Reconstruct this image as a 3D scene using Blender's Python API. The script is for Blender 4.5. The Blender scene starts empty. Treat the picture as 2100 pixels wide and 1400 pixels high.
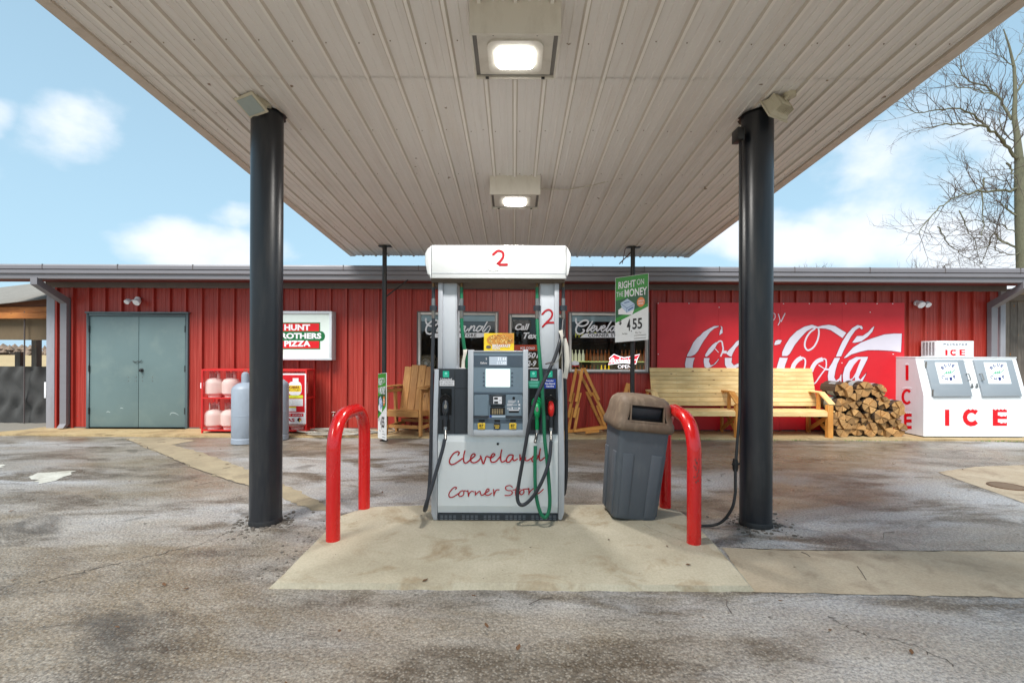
import bpy, bmesh, math, random
from mathutils import Vector, Matrix
from mathutils.geometry import tessellate_polygon
R = math.radians
rnd = random.Random(7)
C = bpy.context.scene.collection
S = bpy.context.scene
F = 987.0; CX = 1054.0; CY = 722.0; ROLL = 0.0042; H = 1.5

# ------------------------------------------------------------------ camera, sky, sun, exposure
cam = bpy.data.cameras.new('camera'); co = bpy.data.objects.new('camera', cam); C.objects.link(co)
cam.sensor_width = 36; cam.lens = F / 2100 * 36
cam.shift_x = -(CX - 1050) / 2100; cam.shift_y = (CY - 700) / 2100
co.matrix_world = Matrix.Translation((0, 0, H)) @ Matrix.Rotation(R(90), 4, 'X') @ Matrix.Rotation(ROLL, 4, 'Z')
cam.clip_start = 0.05; cam.clip_end = 3000; S.camera = co
W = bpy.data.worlds.new('World'); S.world = W; W.use_nodes = True
SUN_EL, SUN_ROT = R(52), R(205)
def world():
    nt = W.node_tree; N = nt.nodes; L = nt.links; N.clear()
    out = N.new('ShaderNodeOutputWorld'); bg = N.new('ShaderNodeBackground')
    sky = N.new('ShaderNodeTexSky'); sky.sky_type = 'NISHITA'; sky.sun_disc = False
    sky.sun_elevation = SUN_EL; sky.sun_rotation = SUN_ROT; sky.air_density = 1.0; sky.dust_density = 1.5; sky.ozone_density = 1.5
    tc = N.new('ShaderNodeTexCoord'); sep = N.new('ShaderNodeSeparateXYZ'); L.new(tc.outputs['Generated'], sep.inputs[0])
    mp = N.new('ShaderNodeMapping'); mp.inputs['Scale'].default_value = (1.0, 1.0, 1.5); mp.inputs['Location'].default_value = (3.1, 0.35, 0.12)
    L.new(tc.outputs['Generated'], mp.inputs[0])
    n1 = N.new('ShaderNodeTexNoise'); n1.inputs['Scale'].default_value = 3.6; n1.inputs['Detail'].default_value = 7; n1.inputs['Roughness'].default_value = 0.52
    L.new(mp.outputs[0], n1.inputs['Vector'])
    def mth(op, a, b=None, c=None):
        n = N.new('ShaderNodeMath'); n.operation = op
        for k, v in enumerate((a, b, c)):
            if v is None: continue
            if isinstance(v, (int, float)): n.inputs[k].default_value = v
            else: L.new(v, n.inputs[k])
        return n.outputs[0]
    yc = mth('MAXIMUM', sep.outputs[1], 0.15); u = mth('DIVIDE', sep.outputs[0], yc); w = mth('DIVIDE', sep.outputs[2], yc)
    best = None
    for (u0, w0, a, b) in ((-.905, .475, .15, .085), (-1.09, .49, .07, .05), (-.63, .215, .30, .06), (-.55, .28, .10, .035), (.80, .42, .50, .26), (.55, .23, .18, .07), (1.0, .22, .3, .10), (-.1, .24, .3, .06), (.2, .9, .8, .3)):
        du = mth('MULTIPLY', mth('SUBTRACT', u, u0), 1 / a); dw = mth('MULTIPLY', mth('SUBTRACT', w, w0), 1 / b)
        m = mth('SUBTRACT', 1.0, mth('ADD', mth('MULTIPLY', du, du), mth('MULTIPLY', dw, dw))); best = m if best is None else mth('MAXIMUM', best, m)
    best = mth('MAXIMUM', best, -1.0)
    cv = mth('ADD', mth('MULTIPLY', best, .30), mth('MULTIPLY', mth('SUBTRACT', n1.outputs[0], .5), 2.6))
    frv = N.new('ShaderNodeMapRange'); frv.inputs[1].default_value = .1; frv.inputs[2].default_value = .45; L.new(sep.outputs[1], frv.inputs[0])
    gen = mth('MULTIPLY', mth('SUBTRACT', n1.outputs[0], .5), 3.0)
    tot = mth('ADD', mth('MULTIPLY', cv, frv.outputs[0]), mth('MULTIPLY', gen, mth('SUBTRACT', 1.0, frv.outputs[0])))
    cr = N.new('ShaderNodeValToRGB'); cr.color_ramp.elements[0].position = 0.02; cr.color_ramp.elements[1].position = 0.5; cr.color_ramp.interpolation = 'EASE'
    cr.color_ramp.elements[1].color = (0.85, 0.85, 0.85, 1); L.new(tot, cr.inputs[0])
    # haze near horizon
    hz = N.new('ShaderNodeMapRange'); hz.inputs[1].default_value = 0.0; hz.inputs[2].default_value = 0.5; hz.inputs[2].default_value = 0.6; hz.inputs[3].default_value = 0.85; hz.inputs[4].default_value = 0.5
    L.new(sep.outputs[2], hz.inputs[0])
    m0 = N.new('ShaderNodeMix'); m0.data_type = 'RGBA'; L.new(hz.outputs[0], m0.inputs[0])
    tint = N.new('ShaderNodeMix'); tint.data_type = 'RGBA'; tint.blend_type = 'MULTIPLY'; tint.inputs[0].default_value = 1.0
    tint.inputs[7].default_value = (1.25, 1.35, 1.05, 1); L.new(sky.outputs[0], tint.inputs[6])
    L.new(tint.outputs[2], m0.inputs[6]); m0.inputs[7].default_value = (4.3, 6.5, 8.4, 1)
    m1 = N.new('ShaderNodeMix'); m1.data_type = 'RGBA'; L.new(cr.outputs[0], m1.inputs[0]); L.new(m0.outputs[2], m1.inputs[6]); m1.inputs[7].default_value = (8.4, 8.7, 9.2, 1)
    L.new(m1.outputs[2], bg.inputs[0]); bg.inputs[1].default_value = 0.067; L.new(bg.outputs[0], out.inputs[0])
world()
sl = bpy.data.lights.new('sun', 'SUN'); sl.energy = 2.6; sl.angle = R(28); sl.color = (1, 0.96, 0.9)
so = bpy.data.objects.new('sun', sl); C.objects.link(so)
az = SUN_ROT; sd = Vector((math.sin(az) * math.cos(SUN_EL), math.cos(az) * math.cos(SUN_EL), math.sin(SUN_EL)))
so.rotation_euler = sd.to_track_quat('Z', 'Y').to_euler()
S.view_settings.view_transform = 'Standard'; S.view_settings.look = 'None'; S.view_settings.exposure = 0.95; S.view_settings.gamma = 1
S.view_settings.use_curve_mapping = False
try:
    S.cycles.max_bounces = 10; S.cycles.diffuse_bounces = 6; S.cycles.transparent_max_bounces = 12
except Exception: pass

# ------------------------------------------------------------------ measuring helpers (photo pixels -> metres)
def un(px, py):
    dx, dy = px - CX, py - CY; c, s = math.cos(ROLL), math.sin(ROLL)
    return dx * c + dy * s, -dx * s + dy * c
def P(px, py, D):
    x, y = un(px, py); return Vector((x * D / F, D, H - y * D / F))
def G(px, py, z=0.0):
    x, y = un(px, py); D = (H - z) * F / y; return Vector((x * D / F, D, z))

# ------------------------------------------------------------------ materials
def lin(c):
    c = [v / 255 for v in c]
    return tuple((v / 12.92 if v <= 0.04045 else ((v + 0.055) / 1.055) ** 2.4) for v in c) + (1,)
def sc(c, k): return tuple(max(0, min(1, v * k)) for v in c[:3]) + (1,)
def newmat(name):
    m = bpy.data.materials.new(name); m.use_nodes = True; N = m.node_tree.nodes; L = m.node_tree.links
    return m, N, L, N['Principled BSDF']
def mixn(N, L, fac, a, b, blend='MIX'):
    x = N.new('ShaderNodeMix'); x.data_type = 'RGBA'; x.blend_type = blend
    for sock, v in ((x.inputs[0], fac), (x.inputs[6], a), (x.inputs[7], b)):
        if hasattr(v, 'links') or hasattr(v, 'node'): L.new(v, sock)
        else: sock.default_value = v
    return x.outputs[2]
def noise(N, L, vec, scale, detail=4, rough=.55, dist=0):
    n = N.new('ShaderNodeTexNoise'); n.inputs['Scale'].default_value = scale; n.inputs['Detail'].default_value = detail
    n.inputs['Roughness'].default_value = rough; n.inputs['Distortion'].default_value = dist; L.new(vec, n.inputs['Vector']); return n.outputs[0]
def ramp(N, L, f, p0, p1, c0=(0, 0, 0, 1), c1=(1, 1, 1, 1)):
    r = N.new('ShaderNodeValToRGB'); r.color_ramp.elements[0].position = p0; r.color_ramp.elements[1].position = p1
    r.color_ramp.elements[0].color = c0; r.color_ramp.elements[1].color = c1; L.new(f, r.inputs[0]); return r.outputs[0]
def mapv(N, L, vec, s, loc=(0, 0, 0)):
    m = N.new('ShaderNodeMapping'); m.inputs['Scale'].default_value = s; m.inputs['Location'].default_value = loc; L.new(vec, m.inputs[0]); return m.outputs[0]
def bump(N, L, b, h, strength, dist=0.01, prev=None):
    x = N.new('ShaderNodeBump'); x.inputs['Strength'].default_value = strength; x.inputs['Distance'].default_value = dist
    L.new(h, x.inputs['Height'])
    if prev is not None: L.new(prev, x.inputs['Normal'])
    L.new(x.outputs[0], b.inputs['Normal']); return x.outputs[0]
def paint(name, rgb, rough=.45, metal=0., var=.12, dirt=.25, dirtc=(70, 60, 50), scale=2.2, bmp=.08, spec=.5, stretch=(1, 1, .35), coat=0):
    m, N, L, b = newmat(name); tc = N.new('ShaderNodeTexCoord'); v = tc.outputs['Object']; c = lin(rgb)
    n1 = noise(N, L, v, scale, 5); col = mixn(N, L, n1, sc(c, 1 - var), sc(c, 1 + var))
    n2 = noise(N, L, mapv(N, L, v, stretch), scale * 4.5, 8, .65)
    d = ramp(N, L, n2, .5, .78); dm = N.new('ShaderNodeMath'); dm.operation = 'MULTIPLY'; dm.inputs[1].default_value = dirt; L.new(d, dm.inputs[0])
    col = mixn(N, L, dm.outputs[0], col, lin(dirtc)); L.new(col, b.inputs['Base Color'])
    rr = N.new('ShaderNodeMapRange'); rr.inputs[3].default_value = max(.05, rough - .12); rr.inputs[4].default_value = min(1, rough + .2); L.new(n2, rr.inputs[0]); L.new(rr.outputs[0], b.inputs['Roughness'])
    b.inputs['Metallic'].default_value = metal; b.inputs['Specular IOR Level'].default_value = spec; b.inputs['Coat Weight'].default_value = coat
    if bmp: bump(N, L, b, noise(N, L, v, 60, 3), bmp, .003)
    return m
def flat(name, rgb, rough=.5, metal=0., emit=0, spec=.4):
    m, N, L, b = newmat(name); b.inputs['Base Color'].default_value = lin(rgb); b.inputs['Roughness'].default_value = rough; b.inputs['Metallic'].default_value = metal
    b.inputs['Specular IOR Level'].default_value = spec
    tc = N.new('ShaderNodeTexCoord'); n = noise(N, L, tc.outputs['Object'], 14, 4)
    col = mixn(N, L, n, sc(lin(rgb), .88), sc(lin(rgb), 1.08)); L.new(col, b.inputs['Base Color'])
    if emit: b.inputs['Emission Color'].default_value = lin(rgb); b.inputs['Emission Strength'].default_value = emit
    return m
def wood(name, c1, c2, knot=(60, 30, 12), knots=1., rough=.6, sx=1.3, grain=16, pr0=.86, pr1=1.1):
    m, N, L, b = newmat(name); tc = N.new('ShaderNodeTexCoord'); oi = N.new('ShaderNodeObjectInfo')
    off = N.new('ShaderNodeVectorMath'); off.operation = 'MULTIPLY_ADD'; off.inputs[1].default_value = (37, 11, 23)
    cmb = N.new('ShaderNodeCombineXYZ')
    for i in range(3): L.new(oi.outputs['Random'], cmb.inputs[i])
    L.new(cmb.outputs[0], off.inputs[0]); L.new(tc.outputs['Object'], off.inputs[2]); v = off.outputs[0]
    g = noise(N, L, mapv(N, L, v, (sx, grain, grain)), 3, 6, .6, .6)
    col = mixn(N, L, ramp(N, L, g, .32, .68), lin(c1), lin(c2))
    g2 = noise(N, L, v, 2.5, 3); col = mixn(N, L, ramp(N, L, g2, .35, .8), col, sc(lin(c1), .75))
    pr = N.new('ShaderNodeMapRange'); pr.inputs[3].default_value = pr0; pr.inputs[4].default_value = pr1; L.new(oi.outputs['Random'], pr.inputs[0])
    mu = N.new('ShaderNodeVectorMath'); mu.operation = 'SCALE'; L.new(col, mu.inputs[0]); L.new(pr.outputs[0], mu.inputs['Scale'])
    vo = N.new('ShaderNodeTexVoronoi'); vo.inputs['Scale'].default_value = 5.5; L.new(mapv(N, L, v, (.75, 1.5, 1.5)), vo.inputs['Vector'])
    k = ramp(N, L, vo.outputs['Distance'], .06, .13, (knots,) * 3 + (1,), (0, 0, 0, 1))
    sel = N.new('ShaderNodeSeparateColor'); L.new(vo.outputs['Color'], sel.inputs[0]); gt = N.new('ShaderNodeMath'); gt.operation = 'GREATER_THAN'; gt.inputs[1].default_value = .35; L.new(sel.outputs[0], gt.inputs[0])
    mk = N.new('ShaderNodeMath'); mk.operation = 'MULTIPLY'; L.new(k, mk.inputs[0]); L.new(gt.outputs[0], mk.inputs[1])
    col = mixn(N, L, mk.outputs[0], mu.outputs[0], lin(knot)); L.new(col, b.inputs['Base Color']); b.inputs['Roughness'].default_value = rough
    bump(N, L, b, g, .25, .003); return m

m_black = paint('black_pole_paint', (20, 24, 32), .3, dirt=.25, dirtc=(95, 90, 85), stretch=(1, 1, .15), var=.15, spec=.6)
m_blackp = paint('black_paint_thin', (30, 30, 32), .4)
m_red_b = paint('bollard_red', (214, 8, 10), .22, var=.06, dirt=.1, dirtc=(90, 20, 15), coat=.5, bmp=.03)
m_white = paint('white_enamel', (222, 226, 228), .3, var=.03, dirt=.1, dirtc=(150, 145, 135), bmp=.02)
m_whiteb = paint('white_box', (205, 200, 190), .5, var=.05, dirt=.25, dirtc=(130, 115, 95))
m_alu = paint('silver_trim', (186, 190, 197), .38, metal=.25, var=.05, dirt=.2, dirtc=(120, 118, 118), stretch=(1, 1, .1))
m_aluc = paint('light_grey_column', (196, 202, 210), .4, var=.04, dirt=.14, dirtc=(130, 130, 135), stretch=(1, 1, .1))
m_dark = paint('dark_charcoal_plastic', (44, 50, 58), .42, var=.1, dirt=.2, dirtc=(80, 85, 92))
m_blk = flat('black_rubber', (18, 18, 20), .5)
m_hose = paint('black_hose', (46, 48, 54), .38, dirt=.2, dirtc=(80, 80, 85))
m_hoseg = paint('green_hose', (10, 110, 74), .4, dirt=.25, dirtc=(60, 120, 95))
m_steel = flat('steel_fitting', (150, 148, 145), .3, .9)
m_console = paint('console_grey', (112, 130, 144), .5, var=.06, dirt=.1)
m_console2 = paint('console_dark', (72, 86, 100), .5, var=.06, dirt=.1)
m_redprint = flat('red_paint_lettering', (176, 14, 30), .45)
m_redice = flat('ice_red', (215, 16, 30), .4)
m_snow = flat('snow_cap_print', (232, 238, 244), .4)
m_whprint = flat('white_lettering', (228, 228, 234), .5)
m_blprint = flat('black_lettering', (20, 20, 24), .5)
m_lcd = flat('lcd', (172, 184, 198), .25, emit=.15)
m_screen = flat('screen', (225, 245, 240), .25, emit=.55)
m_yel = flat('yellow_label', (236, 196, 60), .4)
m_teal = flat('teal_sticker', (0, 178, 146), .4)
m_tealw = flat('pale_teal_print', (130, 225, 205), .4)
m_blue = flat('blue_sticker', (20, 60, 160), .4)
m_greenst = flat('green_sticker', (10, 130, 100), .4)
m_nozg = flat('green_nozzle', (6, 158, 92), .35)
m_nozr = flat('red_nozzle', (226, 28, 26), .35)
m_key = flat('keypad_key', (168, 150, 118), .45)
m_cloth = paint('white_tag', (225, 220, 210), .7, dirt=.3)
m_fascia = paint('grey_trim_metal', (124, 122, 128), .42, metal=.1, var=.06, dirt=.15, dirtc=(80, 76, 78), stretch=(.2, 1, 1))
m_trimdk = paint('brown_grey_trim', (92, 84, 84), .5, var=.06)
m_trimlt = paint('light_grey_trim', (150, 150, 158), .45, var=.05)
m_roof = paint('grey_roof_metal', (120, 122, 126), .45)
m_door = paint('blue_grey_door', (100, 120, 122), .42, var=.24, dirt=.5, dirtc=(124, 140, 136), scale=.7, stretch=(1, 1, 1), bmp=.25)
m_doorfr = paint('door_frame_grey', (82, 98, 104), .45)
m_concrete_b = None
m_tank = paint('tank_white', (236, 232, 226), .45, var=.05, dirt=.2, dirtc=(150, 110, 90))
m_cyl = paint('cylinder_grey', (142, 152, 166), .42, var=.06, dirt=.3, dirtc=(105, 110, 120))
m_cagered = paint('cage_red', (200, 34, 34), .45, var=.08, dirt=.15)
m_bin = paint('bin_grey', (88, 94, 102), .6, var=.08, dirt=.35, dirtc=(125, 128, 130), bmp=.2)
m_lid = paint('bin_lid_brown', (116, 98, 82), .62, var=.1, dirt=.5, dirtc=(180, 160, 138), scale=3, bmp=.2)
m_frz = paint('freezer_white', (226, 230, 234), .35, var=.02, dirt=.06, dirtc=(170, 170, 170), bmp=.02)
m_frzside = paint('freezer_side_white', (214, 214, 220), .4, var=.03, dirt=.1)
m_frzdoor = paint('freezer_door_grey', (152, 160, 168), .4, metal=.3, var=.04, dirt=.12, dirtc=(190, 195, 200), stretch=(.3, 1, 1))
m_flood = paint('aged_white_housing', (190, 184, 165), .55, dirt=.4, dirtc=(110, 90, 60))
m_gray_lens = flat('flood_lens', (150, 160, 158), .15)
m_hosew = paint('pale_hose', (150, 146, 138), .5)
m_plastic = flat('clear_wrap', (150, 160, 162), .2)
m_neon_r = flat('neon_red', (224, 20, 50), .4, emit=.8)
m_neon_w = flat('neon_white', (250, 245, 250), .4, emit=1.0)
m_yellowtxt = flat('yellow_green_glow_text', (190, 190, 40), .4, emit=.25)
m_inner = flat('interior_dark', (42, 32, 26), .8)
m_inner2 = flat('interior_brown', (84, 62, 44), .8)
m_shelf = flat('cooler_shelf', (170, 180, 110), .5, emit=.5)  # shelf emission stands in for the light inside the cooler
m_bot = [flat('bottle_yellow', (214, 176, 30), .2, emit=.6), flat('bottle_brown', (110, 62, 30), .2, emit=.35), flat('bottle_pale', (190, 190, 160), .2, emit=.4), flat('bottle_green', (60, 120, 50), .2, emit=.1)]  # bottles glow in place of real cooler lighting
m_lampon = flat('lit_led_lens', (255, 255, 250), .4, emit=9)
m_pine = wood('fresh_pine', (230, 192, 128), (246, 220, 166), (110, 62, 26), .95)
m_pineo = wood('stained_pine', (196, 128, 56), (222, 164, 84), (96, 46, 16), .7)
m_cedar = wood('cedar_chair', (166, 114, 62), (200, 152, 92), (92, 50, 24), .8)
m_greyw = wood('weathered_boards', (96, 88, 82), (142, 132, 122), (150, 96, 40), .9, sx=1.0, grain=18)
m_beam = wood('orange_beam', (176, 104, 44), (206, 136, 66), (90, 46, 20), .6)
m_tarp = paint('dark_mesh_curtain', (62, 62, 62), .85, var=.25, dirt=.3, dirtc=(90, 90, 88), scale=1.6, bmp=.3)
m_tarpb = paint('brown_mesh_curtain', (104, 88, 66), .7, var=.12)
m_shing = paint('grey_shingle', (128, 124, 118), .85, var=.25, scale=6)
m_cokered = paint('board_red', (206, 26, 40), .4, var=.09, dirt=.25, dirtc=(170, 22, 34), scale=.9, stretch=(1, 1, 1), bmp=.03)
m_mural = paint('mural_white', (214, 208, 222), .45, var=.06, dirt=.1, dirtc=(170, 150, 180))
m_outl = flat('mural_outline', (110, 20, 50), .5)
m_barkt = paint('tree_bark', (104, 104, 86), .9, var=.25, dirt=.5, dirtc=(62, 60, 48), scale=5, bmp=.5)
m_twig = flat('twig_bark', (92, 82, 76), .9)
m_logcut = wood('split_log_face', (164, 118, 70), (218, 174, 114), (90, 56, 34), .5, sx=9, grain=22, pr0=.45, pr1=1.15)
m_bark = paint('log_bark', (72, 56, 44), .95, var=.35, dirt=.6, dirtc=(40, 30, 24), scale=12, bmp=.6)

def siding_mat():
    m, N, L, b = newmat('red_siding'); tc = N.new('ShaderNodeTexCoord'); v = tc.outputs['Object']; c = lin((154, 42, 32))
    n1 = noise(N, L, mapv(N, L, v, (1, 1, .25)), 1.3, 5); col = mixn(N, L, n1, sc(c, .84), sc(c, 1.14))
    st = noise(N, L, mapv(N, L, v, (40, 1, .7)), 1.2, 4); col = mixn(N, L, ramp(N, L, st, .5, .8), col, sc(lin((200, 92, 80)), .85))
    L.new(col, b.inputs['Base Color']); b.inputs['Roughness'].default_value = .42
    bump(N, L, b, noise(N, L, mapv(N, L, v, (8, 1, 1)), 3, 3), .12, .01); return m
m_siding = siding_mat()
def canopy_mat(name, rgb, dirt):
    m, N, L, b = newmat(name); tc = N.new('ShaderNodeTexCoord'); v = tc.outputs['Object']; c = lin(rgb)
    n1 = noise(N, L, v, .5, 6, .6); col = mixn(N, L, n1, sc(c, .88), sc(c, 1.08))
    n2 = noise(N, L, mapv(N, L, v, (5, .4, 1)), 1.5, 6, .6); f = N.new('ShaderNodeMath'); f.operation = 'MULTIPLY'; f.inputs[1].default_value = dirt; L.new(ramp(N, L, n2, .5, .85), f.inputs[0]); col = mixn(N, L, f.outputs[0], col, lin((176, 160, 142)))
    n3 = noise(N, L, v, 9, 2); col = mixn(N, L, ramp(N, L, n3, .74, .77), col, lin((128, 110, 90)))
    L.new(col, b.inputs['Base Color']); b.inputs['Roughness'].default_value = .5
    bump(N, L, b, noise(N, L, v, 70, 2), .1, .003); return m
m_canopy = canopy_mat('canopy_panel_beige', (224, 220, 216), .35); m_canrib = canopy_mat('canopy_rib_lit', (234, 230, 224), .15); m_canside = canopy_mat('canopy_rib_shaded', (196, 188, 178), .4)  # rib bottoms lighter, rib sides darker: light and shade put into the colour
def asphalt_mat():
    m, N, L, b = newmat('worn_asphalt'); tc = N.new('ShaderNodeTexCoord'); v = tc.outputs['Object']
    big = noise(N, L, mapv(N, L, v, (.22, .5, 1), (1.7, 0, 0)), 1.0, 6, .6, .4)
    col = mixn(N, L, ramp(N, L, big, .42, .6), lin((120, 108, 92)), lin((160, 161, 165)))
    s2 = noise(N, L, mapv(N, L, v, (.5, 1.2, 1), (5, 2, 0)), 1.4, 8, .66, .5)
    col = mixn(N, L, ramp(N, L, s2, .49, .6), col, lin((86, 76, 64)))
    s3 = noise(N, L, mapv(N, L, v, (.8, 1.3, 1), (9, 4, 0)), 3.3, 7, .7); col = mixn(N, L, ramp(N, L, s3, .45, .75, (0, 0, 0, 1), (.6, .6, .6, 1)), col, lin((164, 158, 150)))
    fine = noise(N, L, mapv(N, L, v, (1, 1.2, 1)), 48, 6, .85); sp = ramp(N, L, fine, .38, .62, (.36, .36, .36, 1), (1.56, 1.54, 1.5, 1)); col = mixn(N, L, 1.0, col, sp, 'MULTIPLY')
    vo = N.new('ShaderNodeTexVoronoi'); vo.inputs['Scale'].default_value = 58; L.new(v, vo.inputs['Vector'])
    col = mixn(N, L, ramp(N, L, vo.outputs['Distance'], .0, .45, (.5,) * 3 + (1,), (0, 0, 0, 1)), col, lin((190, 184, 174)))
    oil = noise(N, L, mapv(N, L, v, (1, 1, 1), (3, 8, 0)), 1.1, 5, .55, .8); col = mixn(N, L, ramp(N, L, oil, .62, .68, (0, 0, 0, 1), (.55, .55, .55, 1)), col, lin((62, 56, 50)))
    pit = noise(N, L, v, 14, 4, .6); col = mixn(N, L, ramp(N, L, pit, .66, .74), col, lin((70, 64, 58)))
    L.new(col, b.inputs['Base Color'])
    rr = N.new('ShaderNodeMapRange'); rr.inputs[1].default_value = .35; rr.inputs[2].default_value = .65; rr.inputs[3].default_value = .26; rr.inputs[4].default_value = .62; L.new(big, rr.inputs[0]); L.new(rr.outputs[0], b.inputs['Roughness'])
    p = bump(N, L, b, noise(N, L, v, 5, 6), .3, .04); p = bump(N, L, b, vo.outputs['Distance'], .5, .008, p); bump(N, L, b, fine, .6, .006, p)
    b.inputs['Specular IOR Level'].default_value = .6; return m
m_asph = asphalt_mat()
def conc_mat(name, a, bb, stain, s=1.0, brush=True):
    m, N, L, b = newmat(name); tc = N.new('ShaderNodeTexCoord'); v = tc.outputs['Object']
    n1 = noise(N, L, v, 1.4 * s, 7, .6); col = mixn(N, L, ramp(N, L, n1, .35, .7), lin(a), lin(bb))
    n2 = noise(N, L, v, 2.7, 6, .65, .6); col = mixn(N, L, ramp(N, L, n2, .52, .74), col, lin(stain))
    n3 = noise(N, L, v, 60, 3, .7); col = mixn(N, L, 1.0, col, ramp(N, L, n3, .3, .7, (.84, .84, .84, 1), (1.1, 1.1, 1.1, 1)), 'MULTIPLY')
    n4 = noise(N, L, v, 26, 2); col = mixn(N, L, ramp(N, L, n4, .74, .78), col, lin((70, 60, 50)))
    L.new(col, b.inputs['Base Color']); b.inputs['Roughness'].default_value = .72
    g = noise(N, L, mapv(N, L, v, (60, 6, 1)), 1, 3) if brush else n3
    p = bump(N, L, b, g, .4, .004); bump(N, L, b, n1, .2, .02, p); return m
m_slab = conc_mat('pale_concrete', (166, 157, 136), (190, 182, 162), (138, 116, 84))
m_conc = conc_mat('dull_concrete', (158, 142, 120), (176, 164, 144), (128, 112, 94), 1.0, False)
m_walk = conc_mat('walkway_concrete', (168, 144, 104), (184, 164, 126), (120, 98, 70), 1.5, False)
m_patch = conc_mat('white_patch_paint', (176, 174, 164), (205, 204, 196), (140, 132, 118))
m_crack = flat('crack_tar', (66, 60, 54), .9)
def grass_mat():
    m, N, L, b = newmat('dry_grass_field'); tc = N.new('ShaderNodeTexCoord'); v = tc.outputs['Object']
    n = noise(N, L, v, .08, 6); col = mixn(N, L, n, lin((168, 142, 100)), lin((196, 174, 132))); n2 = noise(N, L, v, 3, 5)
    col = mixn(N, L, ramp(N, L, n2, .5, .8), col, lin((120, 104, 76))); L.new(col, b.inputs['Base Color']); b.inputs['Roughness'].default_value = .95; return m
m_field = grass_mat()
m_gravel = paint('gravel', (132, 128, 120), .9, var=.4, scale=30, bmp=.6)
m_tline = paint('winter_wood', (128, 110, 96), .95, var=.3, scale=.3)
def glass_mat():
    m, N, L, b = newmat('window_glass'); N.remove(b); out = N['Material Output']
    t = N.new('ShaderNodeBsdfTransparent'); g = N.new('ShaderNodeBsdfGlossy'); g.inputs['Roughness'].default_value = .02
    t.inputs[0].default_value = (.86, .9, .9, 1); mx = N.new('ShaderNodeMixShader'); fr = N.new('ShaderNodeFresnel'); fr.inputs[0].default_value = 1.65
    L.new(fr.outputs[0], mx.inputs[0]); L.new(t.outputs[0], mx.inputs[1]); L.new(g.outputs[0], mx.inputs[2]); L.new(mx.outputs[0], out.inputs[0]); return m
m_glass = glass_mat()

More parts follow.
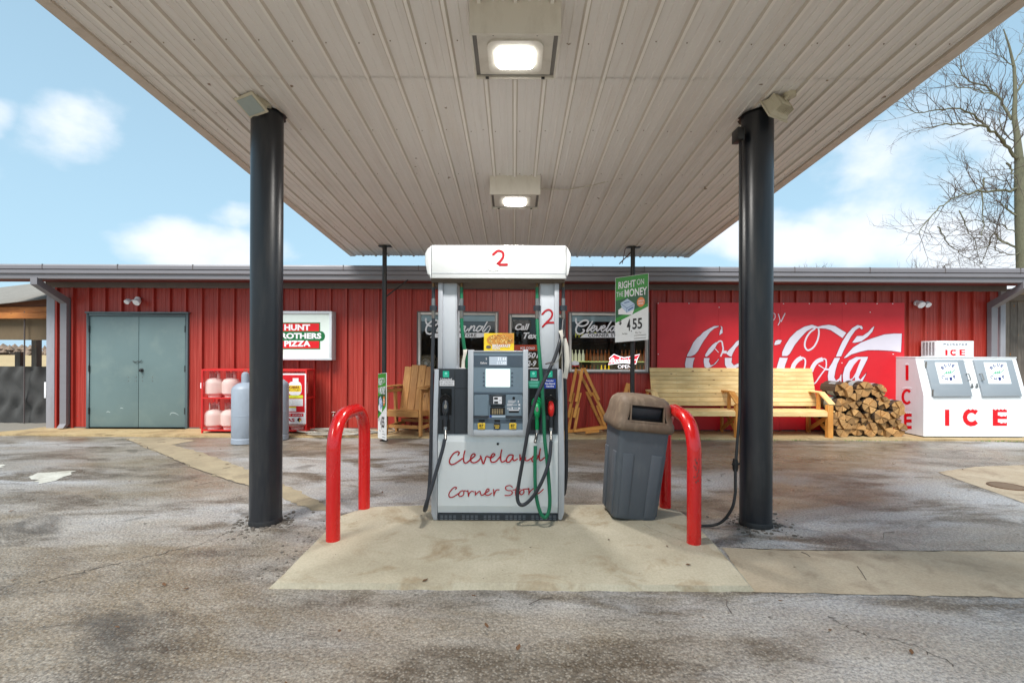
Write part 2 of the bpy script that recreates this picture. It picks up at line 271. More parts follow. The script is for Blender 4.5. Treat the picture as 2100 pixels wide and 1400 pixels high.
# ------------------------------------------------------------------ mesh helpers
class MB:
    def __init__(s): s.v = []; s.f = []; s.mi = []
    def add(s, vs, fs, mi=0):
        o = len(s.v); s.v += [tuple(v) for v in vs]; s.f += [tuple(i + o for i in f) for f in fs]; s.mi += [mi] * len(fs)
    def box(s, x0, y0, z0, x1, y1, z1, mi=0):
        x0, x1 = sorted((x0, x1)); y0, y1 = sorted((y0, y1)); z0, z1 = sorted((z0, z1))
        s.add([(x0, y0, z0), (x1, y0, z0), (x1, y1, z0), (x0, y1, z0), (x0, y0, z1), (x1, y0, z1), (x1, y1, z1), (x0, y1, z1)],
              [(0, 3, 2, 1), (4, 5, 6, 7), (0, 1, 5, 4), (1, 2, 6, 5), (2, 3, 7, 6), (3, 0, 4, 7)], mi)
    def prism(s, pts, a, b, mi=0):
        """pts: list of Vector at one end; a->b offset vector extrude"""
        n = len(pts); A = [Vector(p) + Vector(a) for p in pts]; B = [Vector(p) + Vector(b) for p in pts]
        tr = tessellate_polygon([A]); s.add(A + B, [tuple(t) for t in tr] + [tuple(n + i for i in reversed(t)) for t in tr] + [(i, (i + 1) % n, n + (i + 1) % n, n + i) for i in range(n)], mi)
    def face(s, pts, mi=0):
        pts = [Vector(p) for p in pts]; s.add(pts, [tuple(t) for t in tessellate_polygon([pts])], mi)
    def tube(s, pts, r, n=10, cap=True, mi=0):
        pts = [Vector(p) for p in pts]; m = len(pts); rs = r if isinstance(r, (list, tuple)) else [r] * m
        T = [(pts[min(i + 1, m - 1)] - pts[max(i - 1, 0)]).normalized() for i in range(m)]
        u = T[0].orthogonal().normalized(); vs = []
        for i in range(m):
            u = (u - T[i] * u.dot(T[i]));  u = u.normalized() if u.length > 1e-6 else T[i].orthogonal().normalized(); w = T[i].cross(u)
            vs += [pts[i] + (u * math.cos(2 * math.pi * k / n) + w * math.sin(2 * math.pi * k / n)) * rs[i] for k in range(n)]
        fs = [(i * n + k, i * n + (k + 1) % n, (i + 1) * n + (k + 1) % n, (i + 1) * n + k) for i in range(m - 1) for k in range(n)]
        if cap: fs += [tuple(reversed(range(n))), tuple((m - 1) * n + k for k in range(n))]
        s.add(vs, fs, mi)
    def lathe(s, prof, c=(0, 0, 0), n=24, mi=0, axis='Z'):
        vs = []
        for r, h in prof:
            for k in range(n):
                a = 2 * math.pi * k / n; p = (r * math.cos(a), r * math.sin(a), h)
                if axis == 'Y': p = (p[0], p[2], p[1])
                if axis == 'X': p = (p[2], p[0], p[1])
                vs.append(Vector(p) + Vector(c))
        m = len(prof); fs = [(i * n + k, i * n + (k + 1) % n, (i + 1) * n + (k + 1) % n, (i + 1) * n + k) for i in range(m - 1) for k in range(n)]
        fs += [tuple(reversed(range(n))), tuple((m - 1) * n + k for k in range(n))]; s.add(vs, fs, mi)
    def ribbon(s, pts, w, mapf, closed=False, mi=0, lift=None):
        """flat stroke in 2d (pts, widths in the same unit), mapf((x,y))->world"""
        n = len(pts); ws = w if isinstance(w, (list, tuple)) else [w] * n; a = []; b = []
        for i in range(n):
            if closed: p, q = pts[i - 1], pts[(i + 1) % n]
            else: p, q = pts[max(i - 1, 0)], pts[min(i + 1, n - 1)]
            dx, dy = q[0] - p[0], q[1] - p[1]; l = math.hypot(dx, dy) or 1; nx, ny = -dy / l * ws[i] / 2, dx / l * ws[i] / 2
            lv = lift(i) if lift else Vector((0, 0, 0)); a.append(mapf(pts[i][0] + nx, pts[i][1] + ny) + lv); b.append(mapf(pts[i][0] - nx, pts[i][1] - ny) + lv)
        k = n if closed else n - 1
        s.add(a + b, [(i, (i + 1) % n, n + (i + 1) % n, n + i) for i in range(k)], mi)
def mesh_obj(name, mb, mats, parent=None, smooth=True, bevel=0, seg=2, kind=None, label=None):
    me = bpy.data.meshes.new(name); me.from_pydata(mb.v, [], mb.f)
    if not isinstance(mats, (list, tuple)): mats = [mats]
    for m in mats: me.materials.append(m)
    me.polygons.foreach_set('material_index', mb.mi)
    bm = bmesh.new(); bm.from_mesh(me); bmesh.ops.recalc_face_normals(bm, faces=bm.faces)
    if bevel:
        bmesh.ops.remove_doubles(bm, verts=bm.verts, dist=1e-5)
        ed = [e for e in bm.edges if len(e.link_faces) == 2 and e.calc_face_angle(0) > R(30)]
        bmesh.ops.bevel(bm, geom=ed, offset=bevel, segments=seg, profile=.5, affect='EDGES')
    bm.to_mesh(me); bm.free()
    if smooth:
        me.polygons.foreach_set('use_smooth', [True] * len(me.polygons)); me.set_sharp_from_angle(angle=R(38))
    o = bpy.data.objects.new(name, me); C.objects.link(o)
    if parent is not None: attach(o, parent)
    if kind: o['kind'] = kind
    if label: o['label'] = label
    return o
def attach(o, p):
    o.parent = p
    m = Matrix.Identity(4); q = p
    while q is not None: m = q.matrix_basis if q.parent is None else m; q = q.parent
    if p.parent is None: o.matrix_parent_inverse = p.matrix_basis.inverted()
    else: o.matrix_parent_inverse = (m @ p.matrix_parent_inverse @ p.matrix_basis).inverted() if p.parent.parent is None else Matrix.Identity(4)
def thing(name, label, cat, loc=(0, 0, 0), group=None):
    o = bpy.data.objects.new(name, None); o.empty_display_size = .2; o.location = loc; C.objects.link(o); tag(o, label, cat, group)
    o.matrix_basis = Matrix.Translation(loc); return o
def tag(o, label, cat, group=None):
    o['label'] = label; o['category'] = cat
    if group: o['group'] = group
    return o
def kids(o): return [c for c in C.objects if c.parent == o]
def copy_tree(o, parent=None):
    c = o.copy(); C.objects.link(c)
    if parent is not None: c.parent = parent
    for k in kids(o): copy_tree(k, c)
    return c
def cr(pts, sub=6, closed=False):
    out = []; n = len(pts); pts = [Vector(p) for p in pts]
    for i in range(n if closed else n - 1):
        if closed: p0, p1, p2, p3 = pts[i - 1], pts[i], pts[(i + 1) % n], pts[(i + 2) % n]
        else: p0, p1, p2, p3 = pts[max(i - 1, 0)], pts[i], pts[i + 1], pts[min(i + 2, n - 1)]
        for k in range(sub):
            t = k / sub; out.append(.5 * ((2 * p1) + (p2 - p0) * t + (2 * p0 - 5 * p1 + 4 * p2 - p3) * t * t + (3 * p1 - p0 - 3 * p2 + p3) * t ** 3))
    if not closed: out.append(pts[-1])
    return out
def strokes(name, lst, w, mapf, mat, parent, sub=5, **k):
    mb = MB(); p0 = lst[0]['p'][0] if isinstance(lst[0], dict) else lst[0][0]
    o_, ex, ey = mapf(*p0), mapf(p0[0] + 50, p0[1]), mapf(p0[0], p0[1] + 50); nv = -((ex - o_).cross(ey - o_)).normalized(); cnt = [0]
    for s in lst:
        ww = w
        if isinstance(s, dict): ww = s['w']; s = s['p']
        q = cr([(a, b, 0) for a, b in s], sub); n = len(q)
        if isinstance(ww, (list, tuple)): ws = [ww[0] + (ww[1] - ww[0]) * i / (n - 1) for i in range(n)]
        else: ws = [ww] * n
        base = cnt[0]; mb.ribbon([(p.x, p.y) for p in q], ws, mapf, lift=lambda i: nv * .000012 * (base + i)); cnt[0] += n + 4
        for e, kk in ((q[0], base - 2), (q[-1], base + n + 2)):
            r = (ws[0] if e is q[0] else ws[-1]) / 2
            mb.face([mapf(e.x + r * math.cos(a * math.pi / 4), e.y + r * math.sin(a * math.pi / 4)) + nv * .000012 * kk for a in range(8)])
    return mesh_obj(name, mb, mat, parent, smooth=False, **k)
_tc = {}
def text_mesh(s, shear=0, bold=0, space=1, res=3):
    key = (s, shear, bold, space)
    if key in _tc: return _tc[key]
    cu = bpy.data.curves.new('t', 'FONT'); cu.body = s; cu.size = 1; cu.shear = shear; cu.offset = bold; cu.space_character = space; cu.resolution_u = res
    o = bpy.data.objects.new('t', cu); me = bpy.data.meshes.new_from_object(o)
    v = [(a.co.x, a.co.y) for a in me.vertices]; f = [tuple(p.vertices) for p in me.polygons]
    bpy.data.objects.remove(o); bpy.data.curves.remove(cu); bpy.data.meshes.remove(me)
    x0 = min(a for a, b in v); x1 = max(a for a, b in v); y0 = min(b for a, b in v); y1 = max(b for a, b in v)
    _tc[key] = ([((a - x0) / (x1 - x0), (b - y0) / (y1 - y0)) for a, b in v], f); return _tc[key]
def text(name, s, x0, y0, x1, y1, mapf, mat, parent, mb=None, **k):
    """fit the string in the pixel rect (y0 top, y1 bottom); mapf(px,py)->world"""
    v, f = text_mesh(s, **k); own = mb is None; mb = mb or MB()
    mb.add([mapf(x0 + a * (x1 - x0), y1 + b * (y0 - y1)) for a, b in v], f)
    if own: return mesh_obj(name, mb, mat, parent, smooth=False)
def fr(D, off=0.0):   # front plane map: measured at depth D, set off metres in front of it
    def f(px, py):
        p = P(px, py, D); return Vector((p.x, D - off, p.z))
    return f
def rect(mb, x0, y0, x1, y1, mapf, mi=0): mb.face([mapf(x0, y0), mapf(x1, y0), mapf(x1, y1), mapf(x0, y1)], mi)
def pbox(mb, x0, y0, x1, y1, D, ya, yb, mi=0):
    a = P(x0, (y0 + y1) / 2, D).x; b = P(x1, (y0 + y1) / 2, D).x; t = P((x0 + x1) / 2, y0, D).z; u = P((x0 + x1) / 2, y1, D).z
    mb.box(a, ya, u, b, yb, t, mi)
def board(name, p0, p1, w, t, mat, parent, up=(0, 0, 1), bevel=.004, label=None, ends=None):
    """w across (local Y), t thick along local Z; up = approx thickness dir"""
    p0 = Vector(p0); p1 = Vector(p1); x = (p1 - p0); l = x.length; x.normalize(); z = Vector(up); z = (z - x * z.dot(x)).normalized(); y = z.cross(x)
    mb = MB(); mb.box(-l / 2, -w / 2, -t / 2, l / 2, w / 2, t / 2)
    o = mesh_obj(name, mb, mat, None, bevel=bevel, seg=1)
    m = Matrix.Translation((p0 + p1) / 2) @ Matrix((x, y, z)).transposed().to_4x4(); o.matrix_basis = m
    if parent is not None: attach(o, parent)
    if label: o['label'] = label
    return o

# ------------------------------------------------------------------ ground
def sheet(name, pts, z, mat, jitter=0, kind='structure', thick=0, skirt=.03):
    q = []
    pts = [Vector((p[0], p[1], 0)) for p in pts]
    for i, p in enumerate(pts):
        nx = pts[(i + 1) % len(pts)]; l = (nx - p).length; k = max(1, int(l / .07)) if jitter else 1; k = min(k, 160)
        for j in range(k):
            r = p.lerp(nx, j / k); q.append(Vector((r.x + rnd.gauss(0, jitter), r.y + rnd.gauss(0, jitter), z)))
    mb = MB()
    if thick:
        c = sum(q, Vector()) / len(q); n = len(q)
        lo = [Vector((p.x, p.y, z - thick)) + (p - c).normalized() * skirt for p in q]
        if skirt < 0: lo = [Vector((p.x, p.y, z - thick)) for p in q]; q = [p + (p - c).normalized() * skirt for p in q]
        mb.face(q); mb.add(q + lo, [(i, (i + 1) % n, n + (i + 1) % n, n + i) for i in range(n)])
    else: mb.face(q)
    o = mesh_obj(name, mb, mat, None, smooth=False); o['kind'] = kind; return o
mb = MB(); mb.add([(-900, -900, -.03), (900, -900, -.03), (900, 1200, -.03), (-900, 1200, -.03)], [(0, 1, 2, 3)])
o = mesh_obj('field', mb, m_field); o['kind'] = 'structure'
sheet('asphalt_lot', [(-9.6, -9), (22, -9), (22, 8.42), (-8.9, 8.42), (-9.3, 8.3), (-16, 7.8), (-18, -9)], 0, m_asph)
sheet('gravel_bed', [(-20, 8.0), (-8.95, 8.5), (-8.95, 13), (-20, 13)], -.012, m_gravel)
walk = sheet('walkway', [(-9.6, 8.38), (-8.4, 8.45), (-7, 8.38), (2, 8.33), (10.5, 8.3), (10.5, 9.3), (-9.0, 9.3), (-9.05, 8.9)], .03, m_walk, .004, thick=.03, skirt=.01)
slab_px = [(551, 1207), (571, 1188), (600, 1158), (619, 1138), (645, 1112), (667, 1091), (694, 1062), (752, 1044), (870, 1040), (1160, 1039), (1300, 1039), (1368, 1042), (1402, 1054), (1430, 1080), (1478, 1128), (1550, 1213)]
sheet('concrete_island', [G(a, b, .0) for a, b in slab_px], .03, m_slab, .0035, thick=.03, skirt=-.035)
z4 = .004
sheet('concrete_strip', [G(1482, 1124), G(1700, 1128), G(2105, 1131), (14, 3.62), (14, 3.0), G(2105, 1226), G(1700, 1218), G(1545, 1214)], z4, m_conc, .006)
sheet('drive_patch', [G(1922, 968), G(2000, 957), G(2102, 953), (13, 6.6), (13, 4.2), G(2102, 1032)], z4, m_conc, .004)
sheet('drainage_strip', [G(255, 899), G(345, 897), G(402, 903), G(352, 912), G(420, 930), G(500, 960), G(600, 1000), G(688, 1048), G(640, 1046), G(560, 1012), G(420, 968), G(330, 930)], z4, conc_mat('faded_strip', (142, 130, 108), (166, 152, 126), (112, 100, 82), 1.4, False), .014)
sheet('white_patch', [G(58, 980), G(74, 971), G(100, 969), G(128, 966), G(152, 966), G(144, 973), G(128, 978), G(112, 986), G(84, 991), G(62, 990), G(70, 985)], z4, m_patch, .02)
sheet('white_patch', [G(-60, 958), G(0, 953), G(18, 953), G(-5, 961)], z4, m_patch, .02)
# worn cracks
def crack(pts, w=.012, z=.003, j=.012):
    q = cr([Vector((p[0], p[1], 0)) for p in pts], 14); mb = MB()
    q = [(p.x + rnd.gauss(0, j), p.y + rnd.gauss(0, j)) for p in q]
    mb.ribbon(q, [w * rnd.uniform(.15, .8) for _ in q], lambda x, y: Vector((x, y, z))); o = mesh_obj('pavement_crack', mb, m_crack, smooth=False); o['kind'] = 'structure'
crack([G(70, 1197), G(200, 1165), G(330, 1135), G(420, 1113), G(470, 1090)], .012)
crack([G(1500, 1122), G(1600, 1128), G(1800, 1129), G(2100, 1131)], .02, .006, .004)
crack([G(1700, 1265), G(1760, 1295), G(1860, 1318), G(1960, 1365)], .008)
crack([G(1320, 1082), G(1345, 1095), G(1385, 1110), G(1440, 1132)], .004, .032, .004)
crack([G(255, 899), G(330, 930), G(420, 968), G(560, 1012)], .016, .006)
crack([G(1922, 968), G(2000, 1000), G(2105, 1034)], .012, .006, .003)
# broken asphalt lumps around pole feet and slab edge, debris
def scatter(name, items, mat, kind='stuff'):
    mb = MB()
    for (x, y, z, s) in items:
        n = 5; a0 = rnd.random() * 6; top = [Vector((x + s * rnd.uniform(.6, 1) * math.cos(a0 + k * 1.257), y + s * rnd.uniform(.6, 1) * math.sin(a0 + k * 1.257), z + s * rnd.uniform(.25, .5))) for k in range(n)]
        bot = [Vector((x + (p.x - x) * 1.25, y + (p.y - y) * 1.25, z)) for p in top]; mb.add(top + bot, [tuple(range(n))] + [(i, (i + 1) % n, n + (i + 1) % n, n + i) for i in range(n)])
    o = mesh_obj(name, mb, mat, smooth=False); o['kind'] = kind; return o
PL = (-2.17, 4.22); PR = (2.125, 4.22)
it = []
for (cx, cy) in (PL, PR):
    for _ in range(110):
        a = rnd.random() * 6.28; r = .14 + abs(rnd.gauss(0, .1)); it.append((cx + r * math.cos(a), cy + r * math.sin(a), 0, rnd.uniform(.006, .022)))
for (a, b) in zip(slab_px[1:8], slab_px[2:9]):
    for _ in range(6):
        t = rnd.random(); p = G(a[0] + (b[0] - a[0]) * t - rnd.uniform(2, 60), a[1] + (b[1] - a[1]) * t, 0); it.append((p.x, p.y, 0, rnd.uniform(.005, .016)))
scatter('broken_asphalt', it, paint('broken_asphalt', (92, 86, 80), .9, var=.3, scale=9))
it = [(rnd.uniform(-9, 10), rnd.uniform(1.2, 8.3), 0, rnd.uniform(.003, .008)) for _ in range(520)] + [(rnd.uniform(-3, 4), rnd.uniform(1.2, 4), 0, rnd.uniform(.002, .006)) for _ in range(260)]
scatter('pebbles', it, paint('pebble', (116, 106, 96), .9, var=.5, scale=3))
mb = MB()   # fallen leaves
for _ in range(170):
    x, y = rnd.uniform(-8, 9), rnd.uniform(1.3, 8.3); s = rnd.uniform(.008, .026); a = rnd.random() * 6.28; z = .006 if abs(x) > 1.7 or y > 4.7 else .034
    c, d = math.cos(a), math.sin(a); lf = [(-1, 0, 0), (-.3, .45, .25), (.5, .35, .15), (1, 0, .35), (.4, -.4, .2), (-.4, -.4, .1)]
    mb.add([(x + s * (u * c - v * d), y + s * (u * d + v * c), z + s * w) for u, v, w in lf], [(0, 1, 2, 3), (0, 3, 4, 5)])
o = mesh_obj('fallen_leaves', mb, paint('dry_leaf', (96, 66, 40), .8, var=.5, scale=2), smooth=False); o['kind'] = 'stuff'
mb = MB()
for _ in range(46):
    x, y = rnd.uniform(-7, 9), rnd.uniform(1.5, 8); a = rnd.random() * 3.14; l = rnd.uniform(.03, .13); k = rnd.uniform(-.4, .4)
    mb.tube([(x, y, .008), (x + l * math.cos(a), y + l * math.sin(a), .012), (x + 2 * l * math.cos(a + k), y + 2 * l * math.sin(a + k), .008)], .0022, 4)
o = mesh_obj('fallen_twigs', mb, m_twig); o['kind'] = 'stuff'
m_weed = flat('weed_green', (86, 128, 44), .7)
mb = MB()
for (cx, cy, w, n) in ((6.1, 8.3, .25, 26), (8.4, 8.28, .3, 40), (3.2, 8.31, .3, 26), (4.9, 8.31, .25, 16), (-9.3, 8.65, .3, 90), (9.7, 8.28, .3, 30)):
    for _ in range(n):
        x = cx + rnd.gauss(0, w); y = cy + rnd.gauss(0, .015 if cx > 0 else .12); h = rnd.uniform(.015, .03); a = rnd.random() * 6.28
        mb.add([(x - .006, y, 0), (x + .006, y, 0), (x + h * .7 * math.cos(a), y + h * .7 * math.sin(a), h)], [(0, 1, 2)])
o = mesh_obj('weeds', mb, m_weed, smooth=False); o['kind'] = 'stuff'
mh = thing('manhole_cover', 'round rusty iron cover set in the pale concrete patch at right', 'manhole cover', (G(2065, 998).x, G(2065, 998).y, z4))
c = G(2065, 998); mb = MB(); mb.lathe([(.17, z4), (.17, .014), (.155, .014), (.155, .009), (.0, .009)], (c.x, c.y, 0), 28); mesh_obj('rim', mb, paint('rust_iron', (96, 74, 58), .7), mh)
mb = MB(); mb.lathe([(.148, .0), (.148, .012), (.0, .012)], (c.x, c.y, 0), 28); mesh_obj('cover', mb, paint('iron_cover', (110, 92, 74), .7, bmp=.5), mh)

# ------------------------------------------------------------------ store building
YW = 9.15; XL, XR = -8.69, 9.2; ZT = 2.70
st = thing('store_building', 'long low red metal-sided store with grey gutter and shop windows', 'building', (0, YW, 0))
def wx(px, py=720): return P(px, py, YW).x
def wz(py, px=1054): return P(px, py, YW).z
OPEN = [  # x0,x1,z0,z1
    (wx(181), wx(388), .03, wz(643, 285)),
    (wx(857), wx(1021), wz(762, 940), wz(640, 940)),
    (wx(1044), wx(1158), .03, wz(645, 1100)),
    (wx(1166), wx(1329), wz(763, 1247), wz(641, 1247))]
RP = .3048
PROF = [(0, 0), (.008, .048), (.042, .048), (.050, 0), (.125, 0), (.130, .005), (.150, .005), (.155, 0), (.205, 0), (.210, .005), (.230, .005), (.235, 0)]
def prof_x(x0, x1, prof=PROF, pitch=RP, x00=XL):
    def hgt(x):
        t = (x - x00) % pitch
        pr = prof + [(pitch, 0)]
        for (a, b), (c, d) in zip(pr, pr[1:]):
            if a <= t <= c: return b + (d - b) * (t - a) / max(1e-9, c - a)
        return 0
    xs = [x0]; k = int((x0 - x00) // pitch)
    while True:
        done = False
        for a, _ in prof:
            x = x00 + k * pitch + a
            if x > x1 - 1e-4: done = True; break
            if x > x0 + 1e-4: xs.append(x)
        if done: break
        k += 1
    xs.append(x1); return [(x, hgt(x)) for x in xs]
def siding(mb, x0, x1, z0, z1):
    pr = prof_x(x0, x1); n = len(pr)
    a = [(x, YW - h, z0) for x, h in pr]; b = [(x, YW - h, z1) for x, h in pr]
    mb.add(a + b, [(i, i + 1, n + i + 1, n + i) for i in range(n - 1)])
x = XL
while x < XR - .01:
    xe = min(x + .9144, XR); mb = MB(); cuts = sorted({x, xe} | {v for o_ in OPEN for v in o_[:2] if x < v < xe})
    for a, b in zip(cuts, cuts[1:]):
        mid = (a + b) / 2; op = [o_ for o_ in OPEN if o_[0] < mid < o_[1]]
        if op:
            o_ = op[0]; siding(mb, a, b, o_[3], ZT)
            if o_[2] > .1: siding(mb, a, b, .03, o_[2])
        else: siding(mb, a, b, .03, ZT)
    mesh_obj('siding_panel', mb, m_siding, st, smooth=False); x = xe
mb = MB()   # wall screws
for z in (.25, 1.1, 1.9, 2.5):
    k = 0
    while XL + k * RP < XR:
        xx = XL + k * RP + .09
        if not any(o_[0] - .05 < xx < o_[1] + .05 and o_[2] < z < o_[3] for o_ in OPEN): mb.lathe([(.008, 0), (.006, -.006)], (xx, YW, z), 6, axis='Y')
        k += 1
mesh_obj('screw', mb, m_trimdk, st, kind='stuff')
# base flashing, corner trims
mb = MB(); mb.box(XL - .0, YW - .02, 0.0, OPEN[0][0], YW + .02, .05); mb.box(OPEN[0][1], YW - .02, 0, OPEN[2][0], YW + .02, .05); mb.box(OPEN[2][1], YW - .02, 0, XR, YW + .02, .05)
mesh_obj('base_flashing', mb, m_trimdk, st)
for xa, xb in ((wx(100), XL), (XR, wx(2057))):
    mb = MB(); mb.box(xa, YW - .05, 0, xb, YW + .1, ZT); mesh_obj('corner_trim', mb, m_trimlt, st, bevel=.004)
# interior-side walls and roof
mb = MB(); mb.box(wx(100) + .02, YW + .1, 0, wx(100) + .1, 17, ZT); mb.box(wx(2057) - .1, YW + .1, 0, wx(2057) - .02, 17, ZT); mb.box(wx(100) + .1, 16.9, 0, wx(2057) - .1, 17, 3.2)
mesh_obj('side_wall', mb, m_siding, st)
YE = 8.45; XE0, XE1 = -10.2, 10.6
zt = P(1054, 545, YE).z; zb = P(1054, 575, YE).z
mb = MB(); mb.prism([(0, YE + .05, zt - .02), (0, 17.2, zt + .55), (0, 17.2, zt + .5), (0, YE + .05, zt - .07)], (XE0, 0, 0), (XE1, 0, 0)); mesh_obj('roof', mb, m_roof, st, smooth=False)
# gutter: rolled profile of two bands
pf = [(YE + .06, zt), (YE, zt - .005), (YE - .012, zt - .03), (YE - .012, zt - .085), (YE + .01, zt - .095), (YE - .0, zt - .105), (YE - .0, zt - .16), (YE + .035, zt - .175), (YE + .035, zb + .01), (YE + .05, zb), (YE + .12, zb), (YE + .12, zt)]
mb = MB(); mb.prism([(0, a, b) for a, b in pf], (XE0, 0, 0), (XE1, 0, 0)); mesh_obj('gutter', mb, m_fascia, st, smooth=False)
mb = MB()
for k in range(16): xx = XE0 + .6 + k * 1.32; mb.box(xx - .006, YE - .016, zt - .09, xx + .006, YE + .03, zt - .002)
mesh_obj('gutter_seam', mb, m_trimdk, st)
mb = MB(); mb.box(XE0, YE + .12, 2.79, XE1, YW - .06, 2.81); mesh_obj('soffit', mb, paint('soffit_red_brown', (110, 44, 40), .6), st)
mb = MB(); mb.box(wx(100) - .01, YW - .06, wz(594), wx(2057) + .01, YW + .05, wz(580)); mesh_obj('eave_trim', mb, m_trimdk, st, bevel=.003)
mb = MB(); mb.box(wx(100), YW - .03, wz(580), wx(2057), YW + .03, 2.9); mesh_obj('eave_board', mb, paint('eave_red', (96, 30, 30), .6), st)
def downspout(xp, px_low, s):
    mb = MB(); a = .06
    def sq(p, w=a): return [Vector((p[0] - w, p[1], p[2] - w)), Vector((p[0] + w, p[1], p[2] - w)), Vector((p[0] + w, p[1], p[2] + w)), Vector((p[0] - w, p[1], p[2] + w))]
    yw = YW - .12; zl = wz(622) ; z0 = zb + .02
    r = [[Vector((xp - a, YE + .02, z0)), Vector((xp + a, YE + .02, z0)), Vector((xp + a, YE + .12, z0)), Vector((xp - a, YE + .12, z0))],
         [Vector((xp - a, YE + .02, z0 - .12)), Vector((xp + a, YE + .02, z0 - .12)), Vector((xp + a, YE + .12, z0 - .05)), Vector((xp - a, YE + .12, z0 - .05))],
         [Vector((xp - a, yw, zl - .05)), Vector((xp + a, yw, zl - .05)), Vector((xp + a, yw + .09, zl + .04)), Vector((xp - a, yw + .09, zl + .04))],
         [Vector((xp - a, yw, .12)), Vector((xp + a, yw, .12)), Vector((xp + a, yw + .08, .12)), Vector((xp - a, yw + .08, .12))],
         [Vector((xp - a, yw - .06, .05)), Vector((xp + a, yw - .06, .05)), Vector((xp + a, yw + .0, .05)), Vector((xp - a, yw + .0, .05))]]
    vs = [v for q in r for v in q]; n = len(r)
    mb.add(vs, [(i * 4 + k, i * 4 + (k + 1) % 4, (i + 1) * 4 + (k + 1) % 4, (i + 1) * 4 + k) for i in range(n - 1) for k in range(4)] + [(3, 2, 1, 0), tuple((n - 1) * 4 + k for k in range(4))])
    mesh_obj('downspout', mb, m_fascia, st, smooth=False)
downspout(-8.46, 0, 1); downspout(9.02, 0, -1)
# steel double door
dr = None
def steel_door():
    x0, x1, z0, z1 = OPEN[0]; d = bpy.data.objects.new('double_door', None); C.objects.link(d); d.matrix_basis = Matrix.Translation(((x0 + x1) / 2, YW, .03)); attach(d, st)
    mb = MB(); t = .05; mb.box(x0, YW - .045, z0, x0 + t, YW + .06, z1); mb.box(x1 - t, YW - .045, z0, x1, YW + .06, z1); mb.box(x0 + t, YW - .045, z1 - t, x1 - t, YW + .06, z1); mb.box(x0 - .01, YW - .07, z1, x1 + .02, YW, z1 + .03)
    mesh_obj('door_frame', mb, m_doorfr, d, bevel=.003)
    xm = (x0 + x1) / 2 + .02
    for a, b in ((x0 + t + .004, xm - .004), (xm + .004, x1 - t - .004)):
        mb = MB(); mb.box(a, YW - .025, z0 + .02, b, YW + .02, z1 - t - .006); mesh_obj('door_leaf', mb, m_door, d, bevel=.004)
    for xx in (x0 + t, x1 - t):
        for zz in (.3, 1.1, 1.85):
            mb = MB(); mb.tube([(xx, YW - .04, zz), (xx, YW - .04, zz + .12)], .012, 8); mesh_obj('hinge', mb, m_blackp, d)
    mb = MB(); mb.lathe([(.035, 0), (.035, -.012), (.022, -.016), (.026, -.05), (.0, -.055)], (xm + .06, YW - .025, 1.13), 16, axis='Y'); mesh_obj('door_knob', mb, m_blackp, d)
    mb = MB(); mb.tube([(xm - .1, YW - .04, 1.3), (xm - .04, YW - .05, 1.285), (xm, YW - .04, 1.3), (xm + .05, YW - .045, 1.29), (xm + .06, YW - .04, 1.32)], .006, 6); mesh_obj('hasp', mb, m_blackp, d)
    mb = MB()
    for dx in (-.2, -.05, .07, .26):
        for dz in (0, .07): mb.lathe([(.01, 0), (.007, -.006)], (xm + dx, YW - .025, .93 + dz), 8, axis='Y')
    mesh_obj('bolt', mb, m_steel, d, kind='stuff')
    # scrapes and dents low on the leaves
    mb = MB()
    for (cx, cz, r) in ((xm + .72, .22, .12), (xm - .55, .3, .05), (xm - .3, .38, .04)):
        q = [(cx + r * math.cos(a * .25 + 1.2), cz + r * .9 * math.sin(a * .25 + .6)) for a in range(9)]
        mb.ribbon(q, [.004 + .008 * math.sin(i / 8 * 3.14) for i in range(9)], lambda u, v: Vector((u, YW - .028, v)))
    mesh_obj('scrape', mb, flat('scraped_primer', (176, 190, 190), .4), d)
    mb = MB(); mb.box(x0, YW - .1, .03, x1, YW + .06, .03); mesh_obj('threshold', mb, m_walk, d)
steel_door()
# windows
def window(i, name='window'):
    x0, x1, z0, z1 = OPEN[i]; d = bpy.data.objects.new(name, None); C.objects.link(d); d.matrix_basis = Matrix.Translation(((x0 + x1) / 2, YW, z0)); attach(d, st)
    mb = MB(); a = .035
    def ring(x0, x1, z0, z1, t, ya, yb):
        mb.box(x0, ya, z0, x0 + t, yb, z1); mb.box(x1 - t, ya, z0, x1, yb, z1); mb.box(x0 + t, ya, z1 - t, x1 - t, yb, z1)
        if z0 > .1: mb.box(x0 + t, ya, z0, x1 - t, yb, z0 + t)
    ring(x0 - .012, x1 + .012, z0 - .012 if z0 > .1 else z0, z1 + .012, .022, YW - .05, YW + .02); mesh_obj('outer_trim', mb, m_trimdk, d)
    mb = MB(); ring(x0 + .011, x1 - .011, z0 + .011 if z0 > .1 else z0, z1 - .011, .042, YW - .04, YW + .04); mesh_obj('frame', mb, paint('window_frame', (208, 204, 200), .4, dirt=.2), d, bevel=.003)
    mb = MB(); ya = YW + .012; mb.add([(x0 + .05, ya, z0 + .03), (x1 - .05, ya, z0 + .03), (x1 - .05, ya, z1 - .05), (x0 + .05, ya, z1 - .05)], [(0, 1, 2, 3)])
    mesh_obj('pane', mb, m_glass, d, smooth=False)
    return d
def valance(i, n0):
    x0, x1, z0, z1 = OPEN[i]; mb = MB(); mb.box(x0 + .05, YW + .03, z1 - .17, x1 - .05, YW + .05, z1 - .04); return mb
w1 = window(1); w3 = window(3)
for i, w_ in ((1, w1), (3, w3)): mesh_obj('blind', valance(i, 0), flat('blind_grey', (168, 186, 196), .6), w_)
mb = MB(); x0, x1, z0, z1 = OPEN[1]; mb.box(x0 + .05, YW + .06, z1 - .36, x1 - .05, YW + .075, z1 - .16); mesh_obj('blind', mb, flat('blind_slate', (84, 92, 102), .6), w1); w2 = window(2, 'glazed_door')
